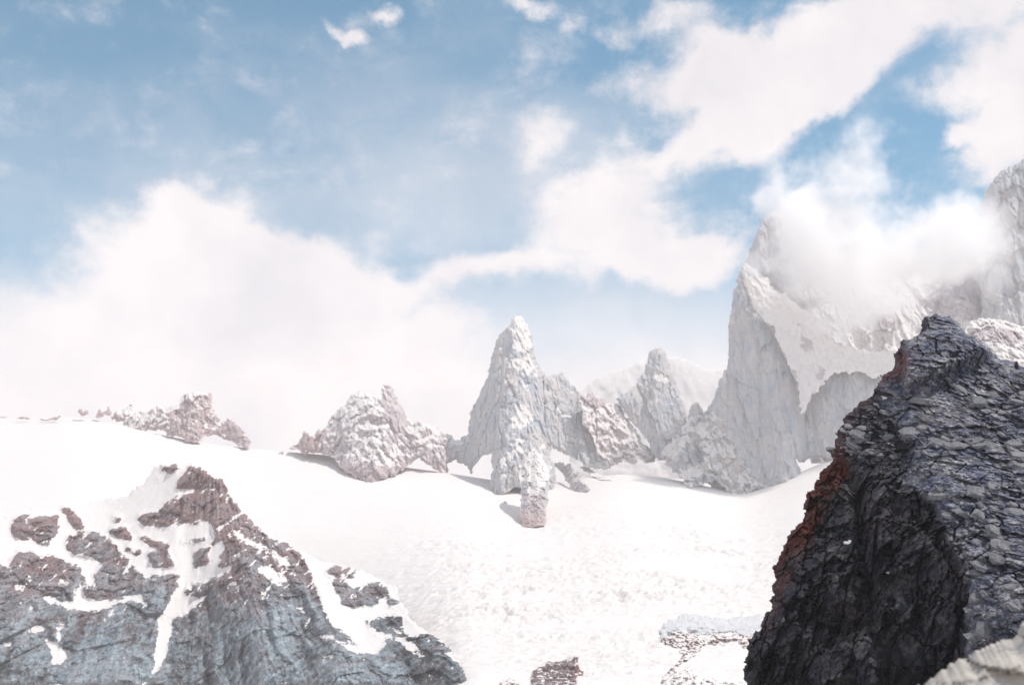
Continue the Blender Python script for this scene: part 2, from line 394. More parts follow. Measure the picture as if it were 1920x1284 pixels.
    tag(o, 'wide white glacier and snow basin below the granite spires', None, None, 'structure')
    return o
glacier = build_glacier()
_terr_ideal = terr_Y
def terr_Y(px, py):
    px, py = np.broadcast_arrays(np.asarray(px, float), np.asarray(py, float))
    i = np.clip(((px + 40) / 3).round().astype(int), 0, 666); j = (py - 700) / 2; j0 = np.clip(np.floor(j).astype(int), 0, 398); t = np.clip(j - j0, 0, 1)
    v = T_TAB[i, j0] * (1 - t) + T_TAB[i, j0 + 1] * t
    return np.where((py > skyl(px) + 4) & (px > -40) & (px < 1960) & (py < 1300), v, _terr_ideal(px, py))

# ------------------------------------------------------------------ rock bodies
def relief(name, outline, depth, step=1.5, thick=120, jagamp=3, seed=1, disp=None, snow=None, stain=None, tone=None, mat=None, round_=25, roundw=10, label=None, cat=None, group=None, kind=None, parent=None, jl=4, snow_edge=True):
    """a solid body standing at its own distance: front surface from depth(px,py), displaced in world space, closed by a back surface"""
    poly = jag(outline, jagamp, jl, seed) if jagamp else np.array(outline, float)
    x0, y0 = poly.min(0) - step; x1, y1 = poly.max(0) + step
    X, Yp = np.meshgrid(np.arange(x0, x1 + step, step), np.arange(y0, y1 + step, step))
    M = inpoly(X, Yp, poly)
    q = M[:-1, :-1] & M[1:, :-1] & M[:-1, 1:] & M[1:, 1:]
    used = np.zeros_like(M); used[:-1, :-1] |= q; used[1:, :-1] |= q; used[:-1, 1:] |= q; used[1:, 1:] |= q
    # distance to the outline in pixels
    d = np.zeros(X.shape); E = used.copy(); nmax = int(60 / step)
    for k in range(nmax):
        Ep = np.pad(E, 1); E2 = E & Ep[:-2, 1:-1] & Ep[2:, 1:-1] & Ep[1:-1, :-2] & Ep[1:-1, 2:]
        if k % 2: E2 &= Ep[:-2, :-2] & Ep[2:, 2:] & Ep[:-2, 2:] & Ep[2:, :-2]
        d += E2; E = E2
    d *= step
    D = depth(X, Yp)
    W0 = P(X, Yp, D)
    D = D + round_ * np.exp(-d / roundw)
    W = P(X, Yp, D)
    dd = disp(W0, X, Yp) if disp else 0
    D = D - dd * smooth(d, -1, 6)      # towards the viewer, fading at the silhouette
    W = P(X, Yp, D)
    # normals for the snow
    gx = np.gradient(W, axis=1); gy = np.gradient(W, axis=0); nrm = np.cross(gx, gy); nrm /= np.linalg.norm(nrm, axis=-1)[..., None] + 1e-9
    nrm = np.where(nrm[..., 1:2] > 0, -nrm, nrm)
    sn = snow(X, Yp, W, nrm, d) if snow else np.zeros(X.shape)
    stn = stain(X, Yp, W, d) if stain else np.zeros(X.shape)
    B = P(X, Yp, D + thick * np.sqrt(np.clip(d / 40.0, 0, 1)) + .01 * thick * (d > 0))
    idx = np.full(X.shape, -1); ni = used.sum(); idx[used] = np.arange(ni)
    inner = used & (d > 0); idb = idx.copy(); nb = inner.sum(); idb[inner] = ni + np.arange(nb)
    def quads(I, flip):
        a, b, c, e = I[:-1, :-1][q], I[1:, :-1][q], I[1:, 1:][q], I[:-1, 1:][q]
        return np.stack([a, b, c, e] if not flip else [e, c, b, a], -1)
    f = quads(idx, False); fb = quads(idb, True)
    keep = (fb >= ni).any(1); fb = fb[keep]
    co = np.concatenate([W[used], B[inner]])
    tn = tone(X, Yp, W0) if tone else np.zeros(X.shape)
    at = {'tone': np.concatenate([tn[used], tn[inner]]), 'snow': np.concatenate([sn[used], sn[inner]]), 'stain': np.concatenate([stn[used], stn[inner]])}
    base = np.array([co[:, 0].mean(), co[:, 1].mean(), co[:, 2].min()]).round(2)
    o = link_mesh(name, co - base, np.concatenate([f, fb]), mat, at, parent)
    o['base'] = [float(b) for b in base]
    o.location = base - np.array(parent['base']) if parent else base
    return tag(o, label, cat, group, kind)

def ridges(rs, cap=0.0, soft=1.0):
    """union of ridges: each = (polyline [(px,py,out)], slope left, slope right) -> outward offset in metres"""
    def f(X, Y):
        best = None
        Xo = X; X = X + 9 * fbm(np.stack([X / 45, Y / 45, 0 * X + 2.2], -1), 4, .6) + 5 * gnoise(np.stack([X / 60, Y / 25, 0 * X + 8.2], -1))
        for pl, a, b in rs:
            pl = sorted(pl, key=lambda t: t[1]); ys = [t[1] for t in pl]
            xr = np.interp(Y, ys, [t[0] for t in pl]); of = np.interp(Y, ys, [t[2] for t in pl])
            v = of - np.where(X < xr, (xr - X) * a, (X - xr) * b)
            best = v if best is None else np.maximum(best, v)
        return blur(np.maximum(best, cap), 2)
    return f
def foot_smooth(fx, fy):
    xs = np.arange(min(fx) - 60, max(fx) + 60, 4.0); y = np.interp(xs, fx, fy)
    for _ in range(3): y = np.convolve(np.pad(y, 5, mode='edge'), np.ones(11) / 11, 'valid')
    return xs, y
def base_depth(foot, k, extra=None, shift=-12.0):
    """depth of a wall that rises from the snow: foot = [(px, py of contact)], k = metres back per pixel up"""
    fx = [a for a, b in foot]; fy = [b for a, b in foot]
    def f(X, Y):
        yb = np.interp(X, *foot_smooth(fx, fy))
        D = terr_Y(X, yb) + shift + k * (yb - Y)
        return D - (extra(X, Y) if extra else 0)
    return f
def snow_rule(amount=.35, up=1.1, polys=(), rocks=(), warp=5.0, seed=0, fr=60.0, namp=.5, aniso=(1, 1, 1), edge=3):
    def f(X, Y, W, n, d):
        wx = fbm(np.stack([X / 14, Y / 14, np.full(X.shape, seed + .5)], -1), 4, .6) * warp * 2
        wy = fbm(np.stack([X / 14, Y / 14, np.full(X.shape, seed + 9.5)], -1), 4, .6) * warp * 2
        nz = blur(n[..., 2], 1)
        v = amount + up * (nz - .35) + namp * fbm(W / fr * np.array(aniso) + seed, 5, .6)
        for p in polys:
            pts, s = (p if isinstance(p, tuple) else (p, .9))
            v = v + s * blur(inpoly(X + wx, Y + wy, pts).astype(float), edge)
        for p in rocks:
            pts, s = (p if isinstance(p, tuple) else (p, .9))
            v = v - s * blur(inpoly(X + wx, Y + wy, pts).astype(float), edge)
        return np.clip(v, -1, 2)
    return f
def rock_disp(flute=10, block=8, fine=3, fs=60, bs=55, vert=.18, seed=0, blockv=.6, lump=None):
    if lump is None: lump = .24 if vert < .25 else .8
    def f(W, X, Y):
        p = W + seed * 100
        p = p + 3 * np.stack([fbm(p / 40.), fbm(p / 40. + 7), fbm(p / 40. + 14)], -1)
        r = 1.5 * flute * fbm(p / fs * np.array([1, 1, vert]), 5, .55, ridged=True)
        r = r + 2.2 * block * facets(p / (bs * 2.0) * np.array([1, .6, blockv]), seed + 7, .8) + 1.3 * block * facets(p / bs * np.array([1, .6, blockv]), seed, .8)
        r = r + lump * block * .3 * facets(p / (bs * .17) * np.array([1, .6, blockv * 1.6]), seed + 5, .9)
        r = r + lump * block * .7 * facets(p / (bs * .38) * np.array([1, .6, blockv]), seed + 3, .9)
        jw = p / (bs * .8) * np.array([1, .6, min(blockv, .35)])
        r = r + (1 - lump) * flute * .8 * fbm(p / (fs * .35) * np.array([1, .5, .09]), 4, .6, ridged=True)
        return r + lump * fine * fbm(p / (fs * .2), 4, .6) - (.9 * flute) * cracks(jw + .12 * fbm(p / 20., 3)[..., None], .09, seed)
    return f

# ------------------------------------------------------------------ the big tower with its snow ramp (right of centre)
t5 = lambda pts: crop(1300, 420, 2.675, pts)
t4 = lambda pts: crop(1080, 620, 3.777, pts)
t3 = lambda pts: crop(800, 560, 2.917, pts)
t2 = lambda pts: crop(480, 680, 2.1266, pts)
t1 = lambda pts: crop(0, 700, 2.198, pts)

FOOT_R = [(1150, 868), (1200, 872), (1290, 905), (1376, 915), (1440, 905), (1500, 892), (1530, 856), (1650, 850), (1950, 850)]
# upper snow face behind the tower: rises to the right into the cloud
face_out = [(1398, 505), (1420, 470), (1455, 455), (1500, 450), (1560, 465), (1620, 490), (1680, 512), (1722, 524), (1742, 519), (1760, 512), (1800, 500), (1850, 470), (1900, 440), (1990, 430), (2100, 470), (2100, 880), (1520, 870), (1500, 830), (1480, 760), (1450, 640)]
def face_depth(X, Y):
    D = 4430 + 1.35 * (760 - Y) + .35 * (X - 1500)
    D = D - ridges([([(1545, 450, 0), (1560, 560, 50), (1530, 640, 40)], 1.2, 1.0), ([(1650, 480, 0), (1668, 600, 70), (1680, 650, 40)], 1.1, 1.1), ([(1790, 500, 50), (1830, 620, 110)], 1.3, 1.3)], cap=-40)(X, Y)
    return D
upper_face = relief('mountain_face', face_out, face_depth, step=1.7, thick=500, jagamp=4, seed=3,
    disp=rock_disp(10, 14, 3, 70, 70, .6, 4),
    snow=snow_rule(.92, .7, polys=[([(1395, 500), (1440, 530), (1500, 590), (1560, 600), (1720, 640), (1720, 680), (1620, 690), (1560, 800), (1510, 800), (1460, 640)], .9)],
        rocks=[(t5([(520, 480), (560, 500), (600, 560), (600, 640), (560, 655), (525, 640), (510, 560)]), .62), (t5([(610, 570), (680, 550), (690, 575), (620, 585)]), .8),
               (t5([(610, 745), (640, 715), (668, 735), (650, 770), (620, 770)]), 1.6), (t5([(930, 450), (980, 420), (1030, 480), (1045, 535), (980, 515), (925, 530)]), 1.3),
               (t5([(450, 340), (600, 350), (620, 420), (560, 470), (480, 400)]), .6), (t5([(640, 400), (800, 350), (900, 380), (880, 430), (750, 440)]), .35),
               ([(1728, 560), (1745, 522), (1800, 505), (1850, 540), (1850, 590), (1800, 610), (1740, 600)], .72)],
        seed=2, fr=70, namp=.75), mat=M_GRAN2, round_=60, roundw=20,
    label='broad snow face with rock ribs rising into the cloud right of the tallest tower', cat='mountain face')

wall_out = [(1508, 772), (1519.5, 747), (1538, 722), (1554, 700), (1573, 692), (1588, 691), (1610, 695), (1629, 704), (1648, 708), (1690, 720), (1700, 860), (1640, 870), (1560, 862), (1528, 858), (1515, 862), (1500, 868), (1493, 850), (1500, 800)]
right_wall = relief('granite_wall', wall_out, base_depth(FOOT_R, .7, ridges([([(1588, 691, 25), (1592, 860, 35)], .9, .8), ([(1556, 700, 20), (1545, 860, 30)], 1.6, .3), ([(1640, 700, 15), (1650, 860, 30)], .8, 1)], cap=-60)), step=1.5, thick=160, seed=4, jagamp=2.5,
    disp=rock_disp(7, 7, 2, 50, 60, .12, 5, .28), snow=snow_rule(-.25, .9, polys=[(t5([(690, 730), (700, 695), (755, 700), (760, 728), (720, 740)]), 1.6), (t5([(830, 735), (930, 765), (930, 800), (880, 790)]), .35)], seed=5, fr=50, namp=.4), mat=M_GRAN, round_=18,
    label='smooth blue grey granite wall between the tallest tower and the dark near crag', cat='rock wall')

tower_out = [(1322, 772), (1331.5, 758), (1339.5, 739), (1347, 715), (1355, 700), (1361, 692), (1364, 660), (1365, 629), (1368, 590), (1371, 569.5), (1375, 548), (1380, 524.7), (1385, 508), (1391.6, 495), (1401, 482), (1408, 461), (1416, 439), (1426, 418), (1440, 398), (1458, 392), (1476, 405), (1494, 430), (1512, 470), (1530, 520), (1545, 560),
             (1520, 590), (1480, 560), (1440, 535), (1412, 520), (1408, 545), (1423, 581), (1442, 607), (1461, 644), (1479, 682), (1494, 715), (1500, 749), (1507, 768), (1511, 800), (1512, 858), (1498, 868), (1493, 861), (1501, 876), (1503.6, 897), (1470, 915), (1405, 925), (1340, 920), (1310, 880), (1300, 820)]
tower = relief('granite_tower', tower_out, base_depth(FOOT_R, .75, ridges([([(1391, 495, 0), (1420, 600, 25), (1452, 720, 45), (1470, 900, 70)], .42, 1.0), ([(1385, 520, -10), (1375, 700, 20), (1385, 900, 60)], 1.3, .3), ([(1450, 400, -60), (1450, 520, -60)], .8, .8), ([(1425, 560, 5), (1480, 700, 30), (1490, 850, 50)], .7, 2.5)], cap=-150)), step=1.5, thick=260, seed=6, jagamp=1.2,
    disp=rock_disp(8, 7, 2.5, 55, 70, .10, 6, .28), snow=snow_rule(-.46, 1.2, polys=[(t5([(245, 200), (270, 260), (330, 290), (420, 350), (520, 430), (560, 500), (520, 520), (420, 440), (330, 350), (262, 345)]), 1.2), (t5([(420, 825), (470, 790), (490, 795), (470, 815), (430, 830)]), 1.5), (t5([(434, 955), (443, 945), (452, 958)]), 2), (t5([(400, 1150), (470, 1165), (520, 1190), (500, 1200), (440, 1180)]), .7), ([(1395, 900), (1460, 895), (1440, 930), (1390, 930)], .5)], seed=6, fr=50, namp=.35), mat=M_GRAN, round_=30, roundw=9,
    stain=lambda X, Y, W, d: .55 * np.clip(fbm(W / np.array([40., 40, 260.]) + 3, 4), 0, 1) * (1 - smooth(Y, 700, 860)),
    label='tallest granite tower with smooth vertical face and its summit wrapped in cloud', cat='rock tower')
ramp_out = [(1391, 497), (1398, 492), (1425, 512), (1460, 548), (1500, 575), (1545, 605), (1560, 640), (1620, 660), (1690, 655), (1720, 660), (1700, 705), (1640, 712), (1600, 698), (1560, 702), (1536, 728), (1520, 748), (1510, 770), (1507, 788), (1503, 765), (1497, 740), (1480, 690), (1462, 648), (1440, 607), (1420, 580), (1405, 552), (1397, 525)]
relief('snow_slope', ramp_out, lambda X, Y: 3990 + 1.05 * (760 - Y) - .12 * (X - 1500) , step=1.5, thick=60, seed=9, jagamp=3, parent=upper_face,
    disp=lambda W, X, Y: 14 * fbm(W / 70., 5, .6) + 7 * fbm(W / np.array([25., 25, 90]) + 3, 4, .6, ridged=True), mat=M_GRAN2, round_=8,
    snow=snow_rule(1.3, .1, rocks=[(t5([(520, 480), (545, 490), (555, 560), (600, 570), (600, 640), (560, 655), (525, 640), (545, 585), (515, 560)]), .95), (t5([(610, 570), (680, 550), (690, 575), (620, 585)]), .95), (t5([(612, 745), (640, 715), (668, 735), (650, 770), (620, 770)]), 2.0)], seed=8, namp=.9, warp=9, edge=1))

# snow-plastered toe below the tower
toe_out = t4([(775, 650), (800, 620), (850, 590), (900, 600), (925, 560), (950, 565), (1000, 600), (1060, 640), (1140, 640), (1160, 740), (1190, 850), (1220, 930), (1300, 930), (1340, 1010), (1440, 1010), (1440, 1080), (1350, 1110), (1230, 1160), (1120, 1175), (1070, 1150), (1020, 1090), (980, 1060), (900, 1100), (800, 1135), (760, 1080), (770, 1040), (720, 1010), (660, 965), (630, 920), (600, 860), (680, 780)])
toe = relief('snowy_buttress', toe_out, base_depth(FOOT_R, 1.0, ridges([([t4([(950, 560)])[0] + (0,), t4([(1180, 1160)])[0] + (60,)], .8, .9), ([t4([(860, 600)])[0] + (0,), t4([(690, 950)])[0] + (45,)], .9, .9), ([t4([(960, 900)])[0] + (25,), t4([(800, 1110)])[0] + (45,)], .9, .9)], cap=-30), shift=-55), step=1.4, thick=150, seed=12, jagamp=4,
    disp=rock_disp(10, 11, 4, 45, 38, .5, 8), snow=snow_rule(.50, 1.3, polys=[(t4([(910, 600), (960, 700), (1060, 860), (1020, 880), (940, 800), (880, 700)]), .6), (t4([(700, 1000), (900, 920), (960, 960), (780, 1040)]), .9), (t4([(620, 870), (800, 730), (820, 770), (640, 910)]), .5)], rocks=[(t4([(680, 960), (720, 880), (840, 830), (900, 860), (900, 900), (800, 1000), (720, 1010)]), .7)], seed=7, fr=40, namp=1.0), mat=M_GRAN, round_=10, roundw=5,
    label='jumbled snow plastered rock buttress at the foot of the tallest tower', cat='rock buttress')

# ------------------------------------------------------------------ second spire with the little pinnacle
FOOT_M = [(820, 885), (860, 868), (890, 880), (925, 935), (980, 985), (1025, 985), (1045, 905), (1085, 930), (1110, 900), (1150, 872), (1190, 872), (1223, 868), (1260, 880), (1300, 900), (1350, 900)]
sp_out = t4([(300, 520), (280, 480), (320, 460), (370, 425), (420, 385), (470, 300), (490, 260), (500, 230), (508, 190), (515, 150), (540, 125), (570, 118), (585, 124), (600, 115), (635, 150), (648, 190), (655, 210), (668, 250), (680, 290), (700, 340), (715, 390), (740, 450), (758, 500), (770, 540), (776, 580), (782, 630), (800, 660), (840, 720), (840, 830), (700, 960), (640, 930), (560, 890), (530, 850), (500, 770), (430, 690), (370, 620)])
spire2 = relief('granite_spire', sp_out, base_depth(FOOT_M, .85, ridges([([(1236, 650, 10), (1225, 720, 20), (1235, 860, 60)], .9, .8), ([(1222, 660, 0), (1195, 740, 15), (1225, 850, 20)], .6, .5), ([(1255, 680, -10), (1275, 760, 10), (1290, 850, 25)], .5, 1.1)], cap=-80)), step=1.4, thick=180, seed=14, jagamp=1.5,
    disp=rock_disp(8, 8, 2.5, 45, 48, .16, 9, .28), snow=snow_rule(-.28, 1.4, polys=[(t4([(530, 300), (560, 290), (600, 310), (650, 330), (690, 370), (640, 385), (600, 360), (570, 380), (520, 370), (545, 335)]), 1.3), (t4([(650, 510), (700, 490), (715, 500), (660, 525)]), 1.2), (t4([(415, 640), (460, 700), (520, 780), (540, 830), (520, 820), (450, 740)]), .9), (t4([(700, 800), (790, 730), (820, 760), (700, 900), (640, 920)]), .5)], seed=10, fr=40, namp=.4), mat=M_GRAN, round_=22, roundw=8,
    label='slender grey granite spire with twin summit and high snow patch', cat='rock spire')
pin_out = t4([(790, 640), (795, 570), (805, 540), (820, 520), (835, 508), (850, 503), (865, 508), (880, 530), (890, 545), (903, 580), (905, 640), (900, 690), (860, 710), (820, 690)])
relief('rock_pinnacle', pin_out, base_depth(FOOT_M, .5, ridges([([(1304, 752, 10), (1306, 800, 20)], .9, .9)], cap=-30), shift=5), step=1.2, thick=60, seed=15, jagamp=1.5, disp=rock_disp(4, 5, 1, 30, 25, .3, 10),
    snow=snow_rule(-.4, 1.1, polys=[(t4([(800, 680), (840, 650), (880, 660), (900, 700), (850, 715)]), .7)], seed=11, fr=30, namp=.4), mat=M_GRAN, round_=12, roundw=5,
    label='small blunt rock pinnacle in the gap left of the tallest tower', cat='rock pinnacle')
# snow-streaked crest between the first and second spire
crest_out = [(1085, 745), (1089.7, 738), (1098, 747), (1103, 736.5), (1107, 733), (1112, 733), (1117, 741), (1122, 742), (1127, 744), (1131, 748.6), (1139, 757), (1153, 755), (1160, 757), (1172, 775), (1185, 795), (1200, 815), (1223, 840), (1232, 858), (1220, 868), (1200, 862), (1186, 870), (1170, 862), (1150, 875), (1120, 850), (1095, 800)]
relief('snowy_crest', crest_out, base_depth(FOOT_M, .9, ridges([([(1108, 735, 0), (1140, 820, 25), (1150, 870, 40)], .6, .7), ([(1130, 748, 5), (1165, 810, 25), (1200, 868, 40)], .9, .7)], cap=-50), shift=10), step=1.4, thick=120, seed=16, jagamp=3, disp=rock_disp(9, 8, 3, 40, 34, .6, 12),
    snow=snow_rule(.72, 1.2, rocks=[([(1085, 735), (1103, 733), (1131, 745), (1135, 760), (1110, 765), (1095, 755)], .9)], seed=12, fr=np.array([60, 60, 22.]), namp=1.1), mat=M_GRAN2, round_=15, roundw=6,
    stain=lambda X, Y, W, d: .15 + 0 * X, label='low jagged crest streaked with snow between the first and second tall spires', cat='rock ridge')

def drape0(off): return lambda X, Y: terr_Y(X, Y) - off
# ------------------------------------------------------------------ first big spire
c_out = [(957.7, 594), (969, 591), (981.7, 592.6), (987, 604.6), (993.7, 621.7), (998.8, 642), (1005.7, 669.7), (1016, 690), (1023, 705.7), (1030, 740), (1030, 800), (1034, 837), (1031, 855), (1043, 889), (1040, 916.5), (1020, 930), (990, 928), (975, 915), (961, 916.5), (944, 933.7), (928.6, 946), (918, 937), (915, 916.5), (920, 899), (921, 868.5), (920, 851), (903, 857), (891, 872), (884, 889), (868.6, 868.5), (855, 862), (840, 870), (830, 858), (827, 835), (827, 819), (838, 812), (851, 822), (862, 824), (876, 814), (877, 803), (879, 793), (884, 766), (896, 745), (903, 724.5), (913, 697), (920, 673), (928.6, 642), (939, 623), (947, 613), (954, 611)]
FOOT_C = [(820, 878), (870, 884), (905, 905), (935, 924), (1000, 925), (1045, 912), (1090, 900), (1150, 880)]
centre = relief('granite_spire', c_out, base_depth(FOOT_C, 1.15, ridges([([(962, 592, 5), (955, 700, 25), (945, 800, 50), (934, 945, 80)], .8, .7), ([(1004, 592, -200), (1004, 780, -80), (1002, 840, 25), (1000, 930, 75)], 1.0, 1.1), ([(995, 600, -30), (1012, 690, -25), (1018, 780, -10), (1034, 900, 25)], .5, 1.0), ([(905, 720, -50), (890, 800, -35), (883, 885, -30)], .5, 1.2)], cap=-140)), step=1.25, thick=240, seed=20, jagamp=1.6,
    disp=rock_disp(9, 5, 2.5, 48, 55, .13, 13, .22), snow=snow_rule(.02, 1.7, polys=[([(957, 594), (985, 593), (1000, 660), (1010, 720), (1000, 740), (965, 740), (960, 680)], .32), (t3([(470, 660), (510, 575), (560, 605), (590, 650), (560, 680), (520, 690), (480, 700)]), 1.5), (t3([(470, 260), (520, 230), (580, 235), (560, 290), (500, 290)]), .9), (t3([(460, 100), (530, 95), (560, 170), (550, 220), (490, 210), (465, 160)]), .6), (t3([(480, 300), (590, 330), (570, 420), (500, 400)]), .42), ([(962, 912), (985, 870), (1005, 862), (1028, 890), (1042, 935), (960, 935)], .7), (t3([(380, 920), (430, 860), (500, 820), (530, 830), (520, 860), (440, 880), (400, 930)]), 1.1), (t3([(440, 830), (480, 780), (540, 745), (540, 770), (480, 810)]), .8), (t3([(560, 990), (600, 960), (640, 1000), (650, 1030), (610, 1040), (590, 1110), (570, 1100), (560, 1050)]), .9), (t3([(590, 760), (640, 760), (680, 900), (690, 1000), (640, 900)]), .35)], seed=14, fr=40, namp=.55),
    stain=lambda X, Y, W, d: .7 * smooth(Y, 930, 990) + .5 * smooth(Y, 900, 945) * (X < 960), mat=M_GRAN, round_=30, roundw=9,
    label='big granite spire with square summit and a snow patch in its middle', cat='rock spire')
relief('toe_block', [(975, 880), (984, 858), (994, 846), (1006, 842), (1016, 852), (1026, 872), (1032, 895), (1028, 926), (1024.5, 961), (1021, 990), (1000, 988), (980, 988.5), (973, 964.5), (977, 933.7), (972, 905)], base_depth([(940, 975), (980, 985), (1021, 988), (1050, 980)], 2.6, ridges([([(1006, 880, 0), (1009, 990, 22)], .35, 1.5)], cap=-30)), step=1.0, thick=70, seed=23, jagamp=1.5, parent=centre,
    disp=rock_disp(5, 6, 1.2, 24, 30, .2, 18, .5, lump=.3), snow=snow_rule(-.38, 1.3, polys=[([(965, 838), (1040, 838), (1036, 895), (1016, 908), (1004, 918), (990, 902), (968, 900)], 1.1), (t3([(560, 990), (600, 960), (640, 1000), (650, 1030), (610, 1040), (590, 1110), (570, 1100), (560, 1050)]), .9)], seed=19, fr=24, namp=.8), stain=lambda X, Y, W, d: .08 + .7 * smooth(Y + 25 * fbm(W / 25.), 895, 990), mat=M_GRAN, round_=5, roundw=4)
sh_out = [(1020, 705), (1031, 703), (1040, 700.5), (1048, 699), (1055, 697), (1062, 707), (1069, 721), (1074, 721), (1079, 724.5), (1089.7, 738), (1098, 747), (1106, 765), (1120, 790), (1132, 820), (1142, 843), (1149, 860), (1144, 879), (1132, 882), (1115, 880.5), (1091, 868.5), (1074, 858), (1053.7, 848), (1036, 842), (1024, 820), (1020, 760)]
relief('shoulder', sh_out, base_depth(FOOT_C, 1.0, ridges([([(1052, 697, 10), (1060, 780, 35), (1080, 870, 40)], .5, .55), ([(1085, 735, -5), (1110, 800, 20), (1140, 875, 30)], .6, .9)], cap=-60), shift=25), step=1.3, thick=150, seed=21, jagamp=1.6, parent=centre,
    disp=rock_disp(8, 7, 2.5, 45, 45, .2, 14, .28), snow=snow_rule(-.08, 1.5, polys=[(t3([(650, 550), (700, 570), (740, 620), (800, 650), (850, 650), (870, 680), (800, 665), (740, 640), (700, 590)]), .9), (t3([(740, 680), (800, 740), (880, 790), (950, 780), (960, 800), (870, 805), (790, 760)]), 1.0), (t3([(860, 560), (900, 640), (960, 740), (1010, 830), (960, 780), (890, 680)]), .9), (t3([(820, 830), (960, 830), (1000, 870), (880, 880)]), .45)], seed=15, fr=45, namp=.5), mat=M_GRAN, round_=14, roundw=6)
rib_out = t3([(745, 960), (750, 920), (790, 900), (830, 950), (870, 1000), (895, 1040), (870, 1060), (850, 1050), (835, 1095), (800, 1055), (765, 1000)])
relief('rock_rib', rib_out, base_depth([(1050, 900), (1085, 932), (1110, 920)], 2.2, None, shift=-12), step=1.0, thick=50, seed=22, jagamp=2, disp=rock_disp(4, 5, 1.5, 25, 20, .5, 15), snow=snow_rule(.25, 1.0, seed=16, fr=20, namp=.9), stain=lambda X, Y, W, d: .35 + 0 * X, mat=M_GRAN, round_=6, roundw=4,
    label='small reddish rib of rock poking from the snow right of the first spire', cat='rock rib')
for pp, lb in (([(1038, 866), (1050, 860), (1062, 872), (1074, 888), (1092, 904), (1102, 914), (1086, 909), (1060, 894), (1046, 880)], 'upper of two thin snow streaked ribs right of the first spire toe'),
               ([(1082, 872), (1096, 872), (1112, 880), (1130, 890), (1152, 898), (1140, 901), (1112, 894), (1094, 884)], 'thin rock streak in the snow just under the shoulder of the first spire')):
    relief('rock_rib', pp, drape0(20), step=1.0, thick=40, seed=24, jagamp=2, disp=rock_disp(4, 4, 1.5, 22, 18, .5, 35), snow=snow_rule(.30, 1.0, seed=26, fr=16, namp=1.1), stain=lambda X, Y, W, d: .3 + 0 * X, mat=M_GRAN, round_=10, roundw=5, label=lb, cat='rock rib')
rib2_out = [(1118, 872), (1140, 862), (1170, 866), (1205, 872), (1212, 880), (1190, 884), (1160, 880), (1130, 884)]
# snow basin rocks below the shoulder
for i, (pp, lb) in enumerate([(t3([(420, 1110), (440, 1105), (450, 1130), (440, 1185), (430, 1190), (415, 1140)]), 'tiny dark rock standing in the snow left of the first spire toe'),
        (t3([(1095, 880), (1130, 870), (1160, 885), (1140, 905), (1110, 900)]), 'small rock in the snow saddle between the first and second spires')]):
    relief('rock_outcrop', pp, base_depth([(800, 930 if i == 0 else 880), (1300, 966 if i == 0 else 885)], .6, None, shift=-20), step=.9, thick=20, seed=30 + i, jagamp=1, disp=rock_disp(2, 3, 1, 12, 10, .6, 20 + i), snow=snow_rule(-.1, 1, seed=i, fr=12), stain=lambda X, Y, W, d: .5 + 0 * X, mat=M_GRAN, round_=4, roundw=3, label=lb, cat='rock')

# ------------------------------------------------------------------ snowy pyramid left of the spires
FOOT_L = [(500, 856), (600, 872), (663, 892), (706, 899), (760, 888), (830, 888), (870, 880)]
p_out = t2([(75, 362), (100, 352), (130, 340), (165, 320), (185, 290), (193, 268), (203, 270), (215, 280), (240, 272), (270, 262), (290, 225), (320, 195), (345, 168), (360, 150), (390, 120), (405, 118), (415, 108), (430, 122), (450, 120), (470, 128), (490, 128), (500, 100), (512, 86), (525, 78), (535, 92), (550, 120), (565, 148), (580, 170), (600, 205), (620, 228), (635, 232), (650, 220), (662, 230), (675, 245), (690, 240), (705, 252), (720, 255), (735, 272), (750, 285), (765, 280), (785, 300), (770, 340), (762, 400), (770, 430), (745, 462), (720, 430), (690, 410), (650, 380), (625, 395), (600, 420), (560, 450), (520, 465), (480, 476), (430, 470), (390, 462), (350, 430), (325, 410), (310, 380), (250, 362), (200, 367), (145, 348), (100, 358)])
pyramid = relief('rocky_peak', p_out, base_depth(FOOT_L, 1.3, ridges([([(727, 716, 15), (720, 800, 30), (700, 904, 60)], .5, .9), ([(660, 735, 0), (650, 800, 20), (670, 895, 45)], .6, .6), ([(785, 783, 5), (800, 890, 20)], .9, .9), ([(575, 808, 0), (590, 850, 5)], .5, .6)], cap=-60)), step=1.4, thick=170, seed=25, jagamp=2,
    disp=rock_disp(11, 9, 3, 46, 60, .3, 16, .4, lump=.45), snow=snow_rule(.42, 1.4, polys=[(t2([(360, 150), (400, 125), (480, 130), (500, 170), (470, 200), (400, 190), (370, 240), (320, 230)]), .45), (t2([(350, 280), (400, 290), (470, 330), (560, 390), (600, 415), (540, 400), (440, 350), (370, 330)]), .5)], rocks=[(t2([(485, 130), (525, 75), (580, 170), (605, 220), (590, 300), (540, 250), (500, 160)]), .5), (t2([(330, 400), (390, 460), (480, 475), (560, 450), (540, 420), (440, 400), (360, 370)]), .5), (t2([(150, 345), (200, 270), (260, 265), (250, 360)]), .5)], seed=17, fr=np.array([50, 50, 26.]), namp=.95),
    stain=lambda X, Y, W, d: .6 * (1 - smooth(X, 580, 640)) + .35 * smooth(Y, 850, 900), mat=M_GRAN2, round_=20, roundw=7,
    label='snow dusted pointed peak left of the first big spire', cat='mountain peak')

